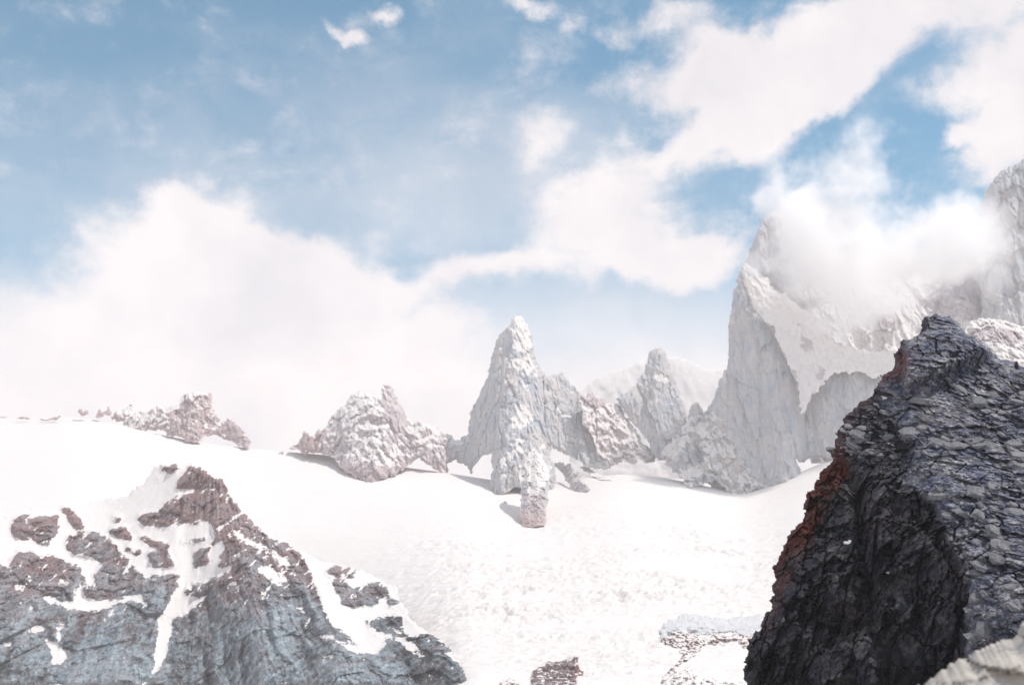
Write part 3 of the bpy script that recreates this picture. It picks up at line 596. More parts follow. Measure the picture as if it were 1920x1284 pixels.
# ------------------------------------------------------------------ skyline rocks on the left
FOOT_S = [(-100, 792), (150, 785), (228, 800), (300, 812), (346, 828), (409, 822), (446, 838), (475, 845)]
k_out = t1([(455, 178), (470, 165), (480, 145), (492, 152), (505, 146), (520, 140), (533, 126), (545, 124), (553, 140), (560, 155), (580, 152), (600, 155), (625, 142), (650, 132), (680, 138), (700, 132), (735, 122), (742, 100), (750, 90), (770, 80), (790, 82), (812, 70), (840, 78), (872, 76), (876, 105), (874, 140), (888, 158), (900, 178), (912, 196), (930, 194), (942, 182), (955, 182), (972, 200), (988, 208), (996, 228), (1020, 250), (1030, 272), (1038, 292), (1030, 312), (1005, 308), (980, 298), (945, 280), (905, 262), (870, 258), (838, 262), (825, 290), (800, 288), (760, 270), (735, 262), (712, 268), (690, 258), (676, 238), (640, 236), (610, 232), (595, 262), (560, 240), (530, 250), (510, 215), (485, 200)])
castle = relief('castle_rock', k_out, base_depth(FOOT_S, 1.3, ridges([([(368, 733, 20), (365, 830, 40)], .5, .7), ([(300, 762, 5), (310, 815, 20)], .8, .8), ([(437, 784, 10), (460, 840, 30)], .8, .8)], cap=-40)), step=1.2, thick=90, seed=27, jagamp=2,
    disp=rock_disp(7, 7, 2.5, 30, 32, .35, 17, .45, lump=.6), snow=snow_rule(.36, 1.2, polys=[(t1([(480, 160), (600, 165), (680, 180), (670, 235), (560, 245), (490, 200)]), .30)], rocks=[(t1([(680, 210), (740, 130), (880, 80), (900, 180), (880, 250), (830, 280), (760, 265)]), .22), (t1([(910, 200), (960, 190), (1035, 280), (1030, 310), (930, 260)]), .45)], seed=18, fr=28, namp=1.0),
    stain=lambda X, Y, W, d: .45 + .3 * fbm(W / 40.), mat=M_GRAN2, round_=12, roundw=6,
    label='castle shaped brown rock crowning the snowy skyline on the left', cat='rock peak')
for i, (pp, lb) in enumerate([
    (t1([(318, 162), (326, 145), (335, 143), (342, 158), (350, 152), (362, 152), (366, 172), (350, 178), (335, 176)]), 'small red brown block on the snow crest, nearest left of the castle shaped rock'),
    (t1([(392, 182), (402, 160), (410, 140), (420, 158), (438, 152), (445, 133), (452, 150), (464, 160), (460, 172), (430, 172), (412, 184)]), 'jagged little rock fin on the snow crest touching the castle shaped rock side'),
    (t1([(-4, 178), (20, 175), (32, 181), (14, 185), (-4, 185)]), 'flat sliver of rock at the far left end of the snow crest'),
    (t1([(66, 184), (78, 178), (100, 178), (128, 184), (110, 190), (84, 190)]), 'low flat rock on the snow crest, second from the left edge'),
    (t1([(160, 190), (172, 184), (188, 188), (206, 184), (238, 180), (246, 172), (252, 180), (238, 192), (200, 196), (176, 196)]), 'long low rock strip on the snow crest left of the red brown block')]):
    relief('rock_outcrop', pp, base_depth([(-100, 790), (120, 788), (210, 786)], .6, None, shift=-25), step=.8, thick=25, seed=40 + i, jagamp=1.2, disp=rock_disp(2, 3, 1, 12, 10, .6, 30 + i), snow=snow_rule(-.1, .8, seed=i + 3, fr=12), stain=lambda X, Y, W, d: .7 + 0 * X, mat=M_GRAN2, round_=4, roundw=3, label=lb, cat='rock', group=None)

# ------------------------------------------------------------------ snow shoulder and pillar at the right edge
fitz_out = [(1833, 430), (1835, 412), (1837, 395), (1842, 378), (1850, 355), (1862, 335), (1875, 322), (1890, 312), (1905, 305), (1930, 290), (1970, 250), (2030, 220), (2090, 260), (2160, 380), (2220, 520), (2230, 640), (1850, 640), (1838, 520), (1835, 470)]
relief('granite_pillar', fitz_out, lambda X, Y: 4560 + .5 * (640 - Y) - ridges([([(1905, 300, 10), (1890, 640, 40)], 1.3, .5), ([(2030, 220, 0), (2010, 640, 60)], .8, .9)], cap=-120)(X, Y), step=1.8, thick=400, seed=33, jagamp=3, disp=rock_disp(14, 14, 4, 70, 80, .2, 22),
    snow=snow_rule(-.25, 1.0, seed=22, fr=70, namp=.4), mat=M_GRAN, round_=50, roundw=12, label='massive grey granite pillar cut by the right edge, standing in mist', cat='rock pillar')
bench_out = [(1806, 625), (1812, 610), (1825, 601), (1850, 597), (1880, 600), (1905, 607), (1940, 615), (2050, 640), (2100, 700), (2100, 780), (1900, 760), (1830, 700), (1806, 650)]
relief('snow_bench', bench_out, lambda X, Y: 1900 + 1.2 * (760 - Y) - ridges([([(1850, 597, 10), (1900, 700, 30)], .4, .3)], cap=-30)(X, Y), step=1.5, thick=200, seed=34, jagamp=2, disp=rock_disp(5, 6, 2, 30, 26, .5, 23),
    snow=snow_rule(.45, .8, polys=[([(1806, 625), (1825, 600), (1880, 598), (1960, 616), (1960, 635), (1905, 618), (1860, 612), (1820, 618)], 1.0), ([(1848, 640), (1900, 655), (1925, 672), (1880, 668)], .7)], rocks=[([(1855, 613), (1900, 618), (1912, 640), (1880, 645), (1855, 632)], 1.2), ([(1815, 622), (1845, 620), (1850, 640), (1825, 645)], .8), ([(1860, 672), (1925, 680), (1925, 700), (1870, 700)], .9)], seed=24, fr=26, namp=.6), mat=M_GRAN2, round_=10,
    label='snow capped rocky bench behind the skyline of the dark near crag', cat='rock ledge')
# pale far ridge behind the spires
relief('hills', [(1080, 735), (1120, 705), (1165, 690), (1200, 675), (1250, 665), (1290, 672), (1330, 694), (1380, 690), (1400, 760), (1400, 900), (1060, 900)], lambda X, Y: 7300 + 1.5 * (800 - Y), step=4, thick=300, seed=35, jagamp=0, disp=rock_disp(8, 6, 2, 200, 200, .5, 25),
    snow=snow_rule(1.6, .2, seed=25, fr=200), mat=M_GRAN2, kind='structure')

# ------------------------------------------------------------------ dark rocky spur on the left
mass_out = [(-20, 1015), (-20, 1300), (880, 1300), (872, 1255), (858, 1236), (830, 1200), (800, 1180), (770, 1160), (755, 1130), (740, 1095), (700, 1078), (640, 1058), (600, 1050), (564, 1032), (537, 1012), (491, 986), (469, 968), (446, 942), (428, 914), (423, 893), (410, 888), (396, 884), (378, 873), (365, 868), (357, 866), (346, 871), (325, 868), (300, 868), (285, 880), (270, 905), (240, 930), (160, 938), (110, 944), (60, 950), (10, 965)]
mt = tps([(357, 870, 2550), (430, 900, 2540), (446, 946, 2480), (510, 1010, 2330), (600, 1110, 2080), (740, 1095, 2150), (870, 1250, 1620), (850, 1284, 1580), (700, 1200, 1820), (400, 1284, 1870), (150, 1284, 1850), (-20, 1284, 1850), (-20, 1000, 2330), (200, 950, 2500), (280, 900, 2540), (60, 1100, 2150), (230, 1100, 2180), (330, 1100, 2160), (420, 1060, 2200), (330, 960, 2420)])
mr_ = ridges([([(357, 868, 0), (410, 900, 35), (432, 1000, 85), (470, 1090, 90), (500, 1284, 55)], .95, .85), ([(330, 1080, 10), (250, 1160, 40), (230, 1284, 60)], .5, .5), ([(560, 1030, 10), (600, 1110, 35), (640, 1284, 50)], .6, .6), ([(745, 1095, 10), (790, 1200, 20), (830, 1284, 20)], .4, .5)], cap=0)
rock_main = t1([(785, 372), (750, 420), (725, 470), (690, 520), (660, 560), (640, 575), (575, 580), (570, 612), (640, 632), (700, 625), (740, 600), (800, 622), (850, 590), (875, 625), (895, 665), (860, 700), (820, 735), (800, 770), (810, 830), (860, 850), (770, 880), (765, 915), (860, 915), (950, 860), (985, 880), (880, 910), (780, 985), (705, 1010), (720, 1060), (690, 1120), (690, 1180), (640, 1240), (600, 1284), (1450, 1284), (1850, 1284), (1500, 1150), (1407, 1060), (1350, 1000), (1310, 900), (1270, 800), (1240, 740), (1180, 700), (1080, 650), (1030, 600), (980, 545), (945, 500), (930, 470), (925, 430), (870, 430), (830, 385)])
rock_poly = [rock_main,
 t1([(45, 620), (70, 590), (140, 578), (240, 590), (243, 630), (215, 690), (185, 708), (150, 695), (132, 655), (110, 688), (60, 660)]),
 t1([(265, 680), (330, 655), (440, 665), (490, 710), (500, 740), (560, 800), (600, 850), (600, 900), (540, 905), (480, 920), (420, 940), (350, 915), (330, 885), (400, 865), (390, 830), (440, 770), (370, 755), (300, 745), (270, 715)]),
 t1([(50, 760), (80, 725), (150, 745), (200, 745), (320, 790), (355, 850), (320, 870), (300, 930), (250, 935), (180, 900), (200, 940), (270, 970), (430, 970), (520, 925), (600, 960), (640, 1000), (645, 1050), (640, 1130), (620, 1240), (560, 1284), (-20, 1284), (-20, 790), (40, 790)]),
 t1([(610, 850), (640, 820), (740, 830), (745, 870), (690, 920), (660, 1000), (620, 985), (590, 920), (600, 880)]),
 t1([(250, 550), (270, 540), (330, 600), (345, 640), (310, 640), (280, 590)]), t1([(450, 640), (500, 625), (550, 670), (540, 690), (480, 670)]), t1([(560, 660), (640, 690), (700, 700), (690, 730), (600, 700)]),
 t1([(520, 700), (580, 730), (570, 745), (520, 730)]), t1([(600, 740), (680, 720), (720, 790), (640, 800)]), t1([(740, 690), (850, 670), (850, 690), (760, 700)]), t1([(650, 380), (720, 372), (750, 390), (700, 405)]), t1([(460, 590), (490, 580), (495, 600), (465, 605)]), t1([(640, 425), (665, 425), (655, 437)]),
 t2([(270, 820), (330, 820), (335, 850), (290, 850)]), t2([(330, 910), (400, 900), (440, 880), (520, 885), (528, 915), (480, 960), (420, 980), (340, 960)]), t2([(440, 1020), (560, 1000), (585, 1020), (540, 1060), (640, 1100), (720, 1130), (780, 1170), (830, 1200), (860, 1300), (640, 1300), (480, 1180), (520, 1110), (450, 1060)]), t2([(640, 1085), (700, 1078), (705, 1100), (660, 1115)]), t2([(290, 870), (350, 860), (380, 900), (320, 930)])]
_rs = np.random.RandomState(11)
for _k in range(46):       # broken rocks trailing down the right flank
    _t = _rs.rand(); _x = 600 + 250 * _t + _rs.normal() * 26 + 16; _y = 1062 + 175 * _t + _rs.normal() * 20 - 6
    _r = 2.5 + 9 * _rs.rand() ** 2; _a = np.linspace(0, 2 * np.pi, 9)[:-1]; _q = _r * _rs.uniform(.6, 1.3, 8)
    rock_poly.append([(_x + 1.5 * _q[i] * math.cos(_a[i]), _y + .8 * _q[i] * math.sin(_a[i]) + .3 * _q[i] * math.cos(_a[i])) for i in range(8)])
snow_poly = [t1([(885, 690), (920, 680), (930, 730), (900, 800), (960, 790), (975, 810), (860, 850), (810, 825), (815, 790), (870, 780), (850, 740)]),
 t1([(180, 905), (230, 935), (310, 930), (330, 870), (350, 905), (400, 940), (440, 970), (400, 975), (280, 970), (210, 945)]), t1([(120, 930), (150, 970), (148, 992), (105, 978), (115, 950)]), t1([(0, 1100), (60, 1090), (50, 1125), (0, 1125)]), t1([(170, 1090), (235, 1100), (285, 1165), (260, 1195), (215, 1210), (200, 1130)]), t1([(230, 1060), (255, 1000), (265, 1040), (240, 1110)]), t1([(30, 1160), (80, 1195), (60, 1195)]),
 t1([(100, 1080), (140, 1030), (170, 1030), (200, 1060), (150, 1070)]), t1([(380, 1045), (430, 1000), (530, 920), (580, 930), (500, 950), (460, 1010), (400, 1050)]), t1([(42, 868), (90, 870), (95, 895), (55, 890)]), t1([(240, 840), (300, 850), (310, 865), (240, 858)]),
 t1([(780, 700), (850, 680), (840, 720), (790, 730)]), t1([(1090, 850), (1150, 890), (1140, 895), (1095, 862)]), t1([(1180, 940), (1280, 980), (1270, 990), (1180, 950)]), t1([(1150, 850), (1190, 840), (1180, 870), (1160, 870)]), t1([(940, 640), (1000, 660), (1100, 720), (1200, 760), (1190, 800), (1100, 740), (1000, 690)]), t1([(1005, 920), (1030, 920), (1030, 945), (1010, 940)]),
 t1([(810, 1110), (825, 1120), (845, 1180), (862, 1215), (840, 1215), (830, 1170)]), t1([(890, 650), (850, 600), (830, 625), (870, 640)]), t1([(690, 490), (760, 460), (820, 470), (860, 445), (820, 490), (740, 500), (690, 540)]),
 t2([(120, 950), (200, 985), (210, 1000), (150, 975)]), t2([(245, 1075), (300, 1080), (400, 1130), (440, 1170), (380, 1150), (300, 1100), (250, 1100)]), t2([(180, 1175), (300, 1160), (350, 1165), (300, 1175), (210, 1190), (185, 1195)]), t2([(0, 800), (90, 830), (110, 900), (60, 870), (0, 830)]), t2([(290, 1030), (340, 970), (480, 1060), (620, 1110), (700, 1200), (640, 1150), (500, 1090), (380, 1010), (310, 1060)]), t2([(660, 1150), (672, 1150), (670, 1240), (662, 1240)]), t2([(480, 1090), (510, 1140), (490, 1140)])]
D_CAV = lambda W: -fbm(W / 22., 4, .6, ridged=True) - .1
def mass_snow(X, Y, W, n, d):
    wx = fbm(np.stack([X / 22, Y / 22, 0 * X + .5], -1), 5, .6) * 13; wy = fbm(np.stack([X / 22, Y / 22, 0 * X + 7.5], -1), 5, .6) * 13
    wx = wx + 6 * fbm(np.stack([X / 6, Y / 6, 0 * X + 1.5], -1), 4, .65); wy = wy + 6 * fbm(np.stack([X / 6, Y / 6, 0 * X + 3.5], -1), 4, .65)
    r = np.zeros(X.shape)
    for p in rock_poly: r = np.maximum(r, inpoly(X + wx, Y + wy, p))
    s = np.zeros(X.shape)
    for p in snow_poly: s = np.maximum(s, inpoly(X + wx * .6, Y + wy * .6, p))
    wide = blur(r, 14)
    r = blur(np.where(s > 0, 0.0, r), 3)
    fine = fbm(np.stack([X / 9, Y / 7, 0 * X + 4.5], -1), 5, .68); mid = fbm(np.stack([X / 34, Y / 26, 0 * X + 1.5], -1), 4, .6)
    cav = np.clip(D_CAV(W), -1, 1)
    v = 1.30 - 1.5 * r + .30 * cav + (.55 * fine + .5 * mid) * (.25 + .75 * wide) * 1.3 + .8 * (blur(n[..., 2], 1) - .62) * (.3 + r)
    low = smooth(Y + 60 * mid, 1050, 1170) * r
    st = fbm(np.stack([(X * .8 + Y * .6) / 9, (Y * .8 - X * .6) / 30, 0 * X + 2.5], -1) + .6 * mid[..., None], 5, .6)
    st2 = fbm(np.stack([(X * .8 - Y * .6) / 26, (Y * .8 + X * .6) / 7, 0 * X + 5.5], -1) + .6 * mid[..., None], 5, .6)
    v = v + 6.0 * np.clip(np.maximum(st, st2) - .17 - .13 * smooth(Y, 1080, 1200), 0, .3) * r
    return v - .15 * low - .25 * wide * (1 - r) - .12 * r - .16 * mass_gully(X, Y) * (.3 + r) - 1.3 * np.clip(fine + .5 * mid - .42, 0, 1) * (wide > .02)
def mass_stain(X, Y, W, d):
    m = fbm(np.stack([X / 90, Y / 60, 0 * X + 6.5], -1), 5, .6)
    up = 1 - smooth(Y + 170 * m, 960, 1200)
    return np.clip(.10 + .80 * up + .5 * np.clip(fbm(W / 25.), -.3, 1), 0, 1)
def mass_tone(X, Y, W):
    scree = sum(blur(inpoly(X + 10 * gnoise(np.stack([X / 12, Y / 12, 0 * X], -1)), Y, p).astype(float), 4) for p in (t1([(420, 1060), (330, 1110), (180, 1290), (600, 1290), (560, 1200), (480, 1110)]), t1([(100, 1060), (160, 1040), (200, 1100), (190, 1200), (60, 1200), (60, 1110)]), t1([(1000, 960), (1180, 960), (1250, 1100), (1180, 1200), (1000, 1060)]), t1([(920, 500), (960, 540), (1030, 640), (960, 640), (905, 560)])))
    g = 1.1 * facets(W / np.array([8., 12, 10]), 9, 0) + .8 * mass_gully(X, Y) + 1.2 * fbm(W / np.array([9., 18, 16]), 5, .72) + .5 * fbm(W / 90., 3)
    dark = fbm(W / np.array([30., 30, 40]) + 9, 4, .6, ridged=True)
    return np.clip(g * (1 - .6 * np.clip(scree, 0, 1)) + .55 * np.clip(scree, 0, 1) - .5 * np.clip(dark - .35, 0, 1), -.82, 1.6)
def mass_gully(X, Y):
    a = np.arctan2(X - 392, Y - 770 + 0 * X); dd = np.hypot(X - 392, Y - 770)
    a = a + .05 * fbm(np.stack([X / 60, Y / 60, 0 * X + 3.3], -1), 4)
    q = np.stack([a * 9, dd / 260, 0 * X + .7], -1)
    return fbm(q, 5, .58, ridged=True)
def mass_disp(W, X, Y):
    a = 1 - .5 * smooth(Y, 1080, 1200)
    r = 23 * mass_gully(X, Y) + 8 * fbm(W / 110., 4, .55) + a * 7 * facets(W / np.array([30., 50, 50]), 3, .8) + a * 5 * facets(W / np.array([12., 16, 16]), 5, .9) + 1.8 * facets(W / np.array([4.5, 6, 6.]), 15, .9) + 2.5 * fbm(W / 9., 4, .6)
    rr = np.zeros(X.shape)
    for p in rock_poly: rr = np.maximum(rr, inpoly(X, Y, p))
    ss = np.zeros(X.shape)
    for p in snow_poly: ss = np.maximum(ss, inpoly(X, Y, p))
    rk = blur(np.where(ss > 0, 0.0, rr), 3)
    big = 14 * facets(W / np.array([85., 90, 110]), 21, .6)
    return (r * 1.1 + big) * (.06 + .94 * rk) + 14 * rk
spur = relief('rocky_spur', mass_out, lambda X, Y: mt(X, Y) - mr_(X, Y), step=1.5, thick=260, seed=50, jagamp=2, disp=mass_disp, snow=mass_snow, stain=mass_stain, tone=mass_tone, mat=M_MASS, round_=3, roundw=3,
    label='big grey rocky spur with snow gullies in the lower left corner', cat='rocky spur')

# ------------------------------------------------------------------ rocks and ice cliff low in the middle
t8 = lambda pts: crop(1000, 900, 3.344, pts)
ice_out = t8([(800, 1000), (790, 930), (850, 870), (960, 835), (1100, 850), (1200, 860), (1300, 850), (1440, 840), (1480, 900), (1480, 960), (1380, 985), (1300, 970), (1200, 955), (1100, 970), (1030, 975), (960, 940), (880, 960), (830, 985)])
M_ICE = rock_material('glacier_ice', [(.40, .42, .44), (.48, .50, .52)], 20, bump=.35, bumpscale=6, snow_col=(.60, .60, .61), snoise=.3, sscale=9)
def drape(off, k=.0, ref=1200):
    return lambda X, Y: terr_Y(X, Y) - off - k * (Y - ref)
relief('ice_cliff', ice_out, drape(16), step=1.3, thick=60, seed=52, jagamp=2.0, disp=lambda W, X, Y: 9 * np.exp(-((Y - 1165) / 16) ** 2) + 3 * fbm(W / 22., 5, .6), snow=lambda X, Y, W, n, d: .55 + .5 * (1 - smooth(Y, 1155, 1175)) + .3 * fbm(W / 14.), mat=M_ICE, round_=10, roundw=7,
    label='shaded blue grey ice step of the glacier above the low red rocks', cat='ice cliff')
low_st = lambda X, Y, W, d: np.clip(.55 + .5 * fbm(W / 10.), 0, 1)
for nm, pts, am, sd_, st_, lb, ct in [
  ('rock_band', [(790, 998), (830, 980), (870, 955), (920, 938), (990, 932), (1040, 975), (1100, 968), (1190, 952), (1230, 975), (1300, 968), (1350, 960), (1380, 990), (1370, 1030), (1320, 1055), (1290, 1010), (1240, 1000), (1150, 1030), (1050, 1060), (980, 1120), (900, 1200), (830, 1290), (760, 1290), (830, 1210), (900, 1140), (950, 1090), (910, 1090), (930, 1050), (900, 1050), (850, 1030), (820, 1010)], .36, 53, low_st, 'thin band of red brown rocks curving down below the ice step', 'rock band'),
  ('rock_outcrop', [(870, 1290), (880, 1230), (940, 1190), (960, 1175), (1010, 1185), (1020, 1210), (1060, 1240), (1200, 1250), (1300, 1262), (1360, 1290)], .5, 54, lambda X, Y, W, d: .3 * low_st(X, Y, W, d), 'snow speckled rocks at the bottom edge left of the dark crag', 'rock'),
  ('rock_outcrop', [(-20, 1290), (0, 1190), (60, 1155), (130, 1140), (200, 1120), (240, 1130), (260, 1095), (285, 1110), (285, 1160), (300, 1190), (325, 1200), (310, 1220), (290, 1225), (270, 1240), (240, 1290)], .12, 55, lambda X, Y, W, d: .25 + .7 * (X > 1078) * (Y > 1225), 'rounded grey rock slab with a red corner at the bottom middle of the glacier', 'rock')]:
    relief(nm, t8(pts), drape(14), step=1.1, thick=40, seed=sd_, jagamp=3, disp=rock_disp(2.5, 3, 1.2, 14, 10, .6, sd_), snow=snow_rule(am, .5, seed=sd_, fr=9, namp=1.2, edge=1), stain=st_, mat=M_MASS2, round_=9, roundw=6, label=lb, cat=ct)
relief('rock_outcrop', t2([(970, 1284), (985, 1262), (1020, 1255), (1050, 1270), (1050, 1300), (970, 1300)]), drape(12), step=1.0, thick=15, seed=56, jagamp=1.5, disp=rock_disp(1.5, 2, 1, 8, 7, .7, 34), snow=snow_rule(.3, .6, seed=34, fr=8, namp=1), stain=low_st, mat=M_MASS2, round_=5, roundw=3, label='small dark rock at the bottom edge left of the rounded slab', cat='rock')

# ------------------------------------------------------------------ the dark crag in front
t6 = lambda pts: crop(1380, 560, 1.774, pts)
crag_out = t6([(30, 1310), (38, 1180), (55, 1120), (90, 1065), (120, 1030), (124, 980), (120, 890), (150, 840), (180, 770), (225, 725), (230, 670), (262, 610), (300, 560), (310, 510), (345, 430), (372, 380), (410, 340), (455, 305), (470, 285), (490, 250), (520, 238), (528, 215), (545, 165), (548, 140), (575, 135), (590, 125), (605, 120), (612, 88), (628, 60), (650, 56), (660, 48), (690, 60), (720, 68), (750, 92), (790, 125), (815, 145), (845, 165), (870, 188), (915, 208), (960, 225), (1080, 290), (1250, 380), (1500, 520), (1500, 1310)])
YR = tps([(1745, 590, 272), (1850, 640, 268), (1920, 690, 262), (1700, 740, 254), (1690, 850, 240), (1745, 945, 224), (1800, 1070, 208), (1800, 1200, 200), (1920, 1180, 188), (1920, 900, 224), (2200, 1284, 160), (2200, 840, 215), (1600, 800, 262), (1560, 900, 262)])
YL = tps([(1745, 590, 262), (1680, 700, 258), (1600, 760, 262), (1718, 836, 242), (1690, 904, 235), (1745, 945, 224), (1808, 1067, 208), (1808, 1284, 200), (1600, 1284, 214), (1400, 1284, 236), (1500, 1000, 246), (1600, 1000, 236), (1600, 900, 246), (1900, 1284, 190), (1900, 800, 215)])
EDX = [590, 640, 700, 760, 836, 904, 945, 1040, 1067, 1284]
def crag_depth(X, Y):
    a, b = YL(X, Y), YR(X, Y)
    # the fractured edge between the wall (left) and the scree slope (right)
    ex = np.interp(Y, EDX, [1755, 1700, 1640, 1650, 1718, 1690, 1746, 1790, 1808, 1812])
    ex = ex + 14 * fbm(np.stack([Y / 40, 0 * Y, 0 * Y + 3.3], -1), 4)
    w = smooth(X - ex, -14, 14)
    D = a * (1 - w) + b * w
    # summit block: the dark step under the top
    blk = smooth(X, 1690, 1705) * (1 - smooth(X, 1850, 1900)) * (1 - smooth(Y - (735 - (X - 1690) * .42), -18, 12)) * smooth(Y, 590, 640)
    D = D - 9 * blk
    # lower wall: gully and buttress
    g = np.exp(-((X - (1600 + (Y - 900) * .16)) / 14) ** 2) * smooth(Y, 860, 930)
    return D + 3 * g - 2 * np.exp(-((X - 1650) / 30) ** 2) * smooth(Y, 870, 940)
CW = lambda X, Y: smooth(X - (np.interp(Y, EDX, [1755, 1700, 1640, 1650, 1718, 1690, 1746, 1790, 1808, 1812]) + 14 * fbm(np.stack([Y / 40, 0 * Y, 0 * Y + 3.3], -1), 4)), -12, 16)
def slab(W):
    p = W + .5 * fbm(W[..., None, :][..., 0, :] / 6., 3)[..., None]
    return np.stack([p[..., 0], p[..., 1] * .6, p[..., 2] + .24 * p[..., 0]], -1)
def crag_disp(W, X, Y):
    tl = slab(W); sl = CW(X, Y); wall = (1 - sl) * smooth(Y, 820, 930)
    r = 1.2 * fbm(W / 14., 4, .5)
    r = r + (2.6 - .9 * sl) * facets(tl / np.array([6., 5, 3.6]), 2, .55) + 1.5 * (.25 + smooth(fbm(W / 18. + 8, 3), -.25, .2)) * facets(tl / np.array([2.5, 2.3, 1.3]), 6, .6) + .42 * facets(tl / np.array([.9, 1, .55]), 8, .7)
    v = 3.6 * facets(W / np.array([9., 9, 26]) + .3, 11, .45) + 2.2 * facets(W / np.array([5., 5, 13]), 14, .5) + 1.1 * facets(W / np.array([2.6, 2.6, 5.]), 12, .7) + .5 * facets(W / np.array([1., 1., 1.6]), 13, .8)
    jit = .10 * fbm(W / 2., 3)[..., None]
    gate = smooth(fbm(W / 7., 4), .0, .28); gate2 = smooth(fbm(W / 15. + 3, 3), -.2, .2)
    ck = 1.9 * gate2 * cracks(W / np.array([7., 7, 9]) + 2 * jit, .05, 1) + .45 * gate * cracks(W / np.array([1.9, 1.9, 2.2]) + 2 * jit, .10, 2) + wall * 2.2 * cracks(W / np.array([6., 6, 38]) + 3 * jit, .07, 4)
    return r * (1 - wall) + v * wall + .2 * fbm(W / .8, 3, .6) - ck
def crag_tone(X, Y, W):
    tl = slab(W); sl = CW(X, Y); wall = (1 - sl) * smooth(Y, 820, 930)
    a = facets(tl / np.array([2.5, 2.3, 1.3]), 6, 0) + .9 * facets(tl / np.array([.9, 1, .55]), 8, 0)
    b = .5 * facets(W / np.array([5., 5, 13]), 14, 0) + .6 * facets(W / np.array([2.6, 2.6, 5.]), 12, 0)
    big = fbm(W / np.array([26., 26, 12]) + 5, 4)
    t = np.where(a > .3, 3.4 * a, 1.5 * a) * (1 - wall) + b * wall
    return np.clip(t + 3.5 * sl + 1.3 * big, -.8, 6.0)  # scree paler than the wall, raised further: sunlight painted into the tone
def crag_snow(X, Y, W, n, d):
    v = -.6 + 0 * X
    for p in (t6([(355, 808), (380, 800), (382, 815), (360, 816)]), t6([(480, 325), (505, 328), (500, 336), (484, 333)]), t6([(497, 908), (512, 908), (508, 918)])): v = v + 1.6 * inpoly(X + 5 * fbm(np.stack([X / 4, Y / 4, 0 * X], -1), 3), Y + 4 * fbm(np.stack([X / 5, Y / 3, 0 * X + 4], -1), 3), p)
    return v
def crag_halation_and_stain(X, Y, W, d):
    left = (1 - smooth(d + 26 * fbm(W / 7., 4), 4, 40)) * (X < 1740) * (smooth(Y, 640, 680) * (1 - smooth(Y, 1160, 1240)))  # red halation fringe on the left edge, painted into the rock colour
    a = np.exp(-((Y - 1010) / 95) ** 2) + np.exp(-((Y - 880) / 55) ** 2) + .9 * np.exp(-((Y - 670) / 45) ** 2) + .25
    return np.clip(left * a * (.9 + 1.6 * fbm(W / 2.5, 4)) + .3 * np.clip(fbm(W / 12. + 4), 0, 1), 0, 1)
crag = relief('dark_crag', crag_out, crag_depth, step=1.15, thick=60, seed=60, jagamp=5, jl=6, disp=crag_disp, snow=crag_snow, stain=crag_halation_and_stain, tone=crag_tone, mat=M_CRAG, round_=5, roundw=6,
    label='dark broken slate crag filling the right foreground with a red left edge', cat='crag')
# loose slabs lying on the scree slope of the crag
def slabs(n=290):
    rs = np.random.RandomState(5); protos = []
    for k in range(6):
        v = np.array([[x, y, z] for z in (-1, 1) for x, y in ((-1, -.6), (-.3, -1), (.7, -.8), (1, .1), (.5, .9), (-.7, .8))], float)
        v *= 1 + rs.uniform(-.28, .28, (12, 3)); v[:, 2] = np.sign(v[:, 2]) * (.26 + rs.uniform(0, .12, 12)); v[6:, :2] *= .8
        f = [[i, (i + 1) % 6, 6 + (i + 1) % 6, 6 + i] for i in range(6)] + [[0, 3, 2, 1], [0, 5, 4, 3], [6, 7, 8, 9], [6, 9, 10, 11]]
        o = link_mesh('slab', v, np.array(f), M_SLAB, smooth_shade=False); protos.append(o)
    me = crag.data; nv = len(me.vertices); co = np.empty(nv * 3, np.float32); me.vertices.foreach_get('co', co); co = co.reshape(-1, 3)
    base = np.array(crag['base']); w = co + base; cp, sp = math.cos(PITCH), math.sin(PITCH)
    den = cp * w[:, 1] + sp * w[:, 2]; px = 960 + F * w[:, 0] / den; py = 642 - F * (-sp * w[:, 1] + cp * w[:, 2]) / den
    half = np.arange(nv) < nv * .505
    ok = half & (px < 1925) & (py < 1220) & (CW(px[:, None], py[:, None])[:, 0] > .8) & (py > 700) & (px - 1640 > (py - 700) * .05)
    ter = half & (px > 1560) & (px < 1680) & (py > 745) & (py < 860) & (py > 745 + (1680 - px) * .5)
    cand = np.concatenate([np.flatnonzero(ok), np.flatnonzero(ter), np.flatnonzero(ter)]); pick = rs.choice(cand, n, replace=False)
    for q, i in enumerate(pick):
        if q < 6: o = protos[q]
        else: o = protos[q % 6].copy(); C.collection.objects.link(o)
        o.parent = crag; o.location = co[i] + np.array([0, -.15, .05]); r = .35 + 1.7 * rs.rand() ** 4
        o.scale = (r * rs.uniform(.9, 1.7), r, r * rs.uniform(.5, 1.1)); o.rotation_euler = (R(38) + rs.normal() * .22, R(14) + rs.normal() * .2, rs.rand() * .9 - .45)
M_SLAB = rock_material('pale_slate_slabs', [(.10, .105, .125), (.20, .20, .215), (.34, .325, .32)], 2.5, bump=.6, bumpscale=.4, snoise=.1, sscale=1)
slabs()

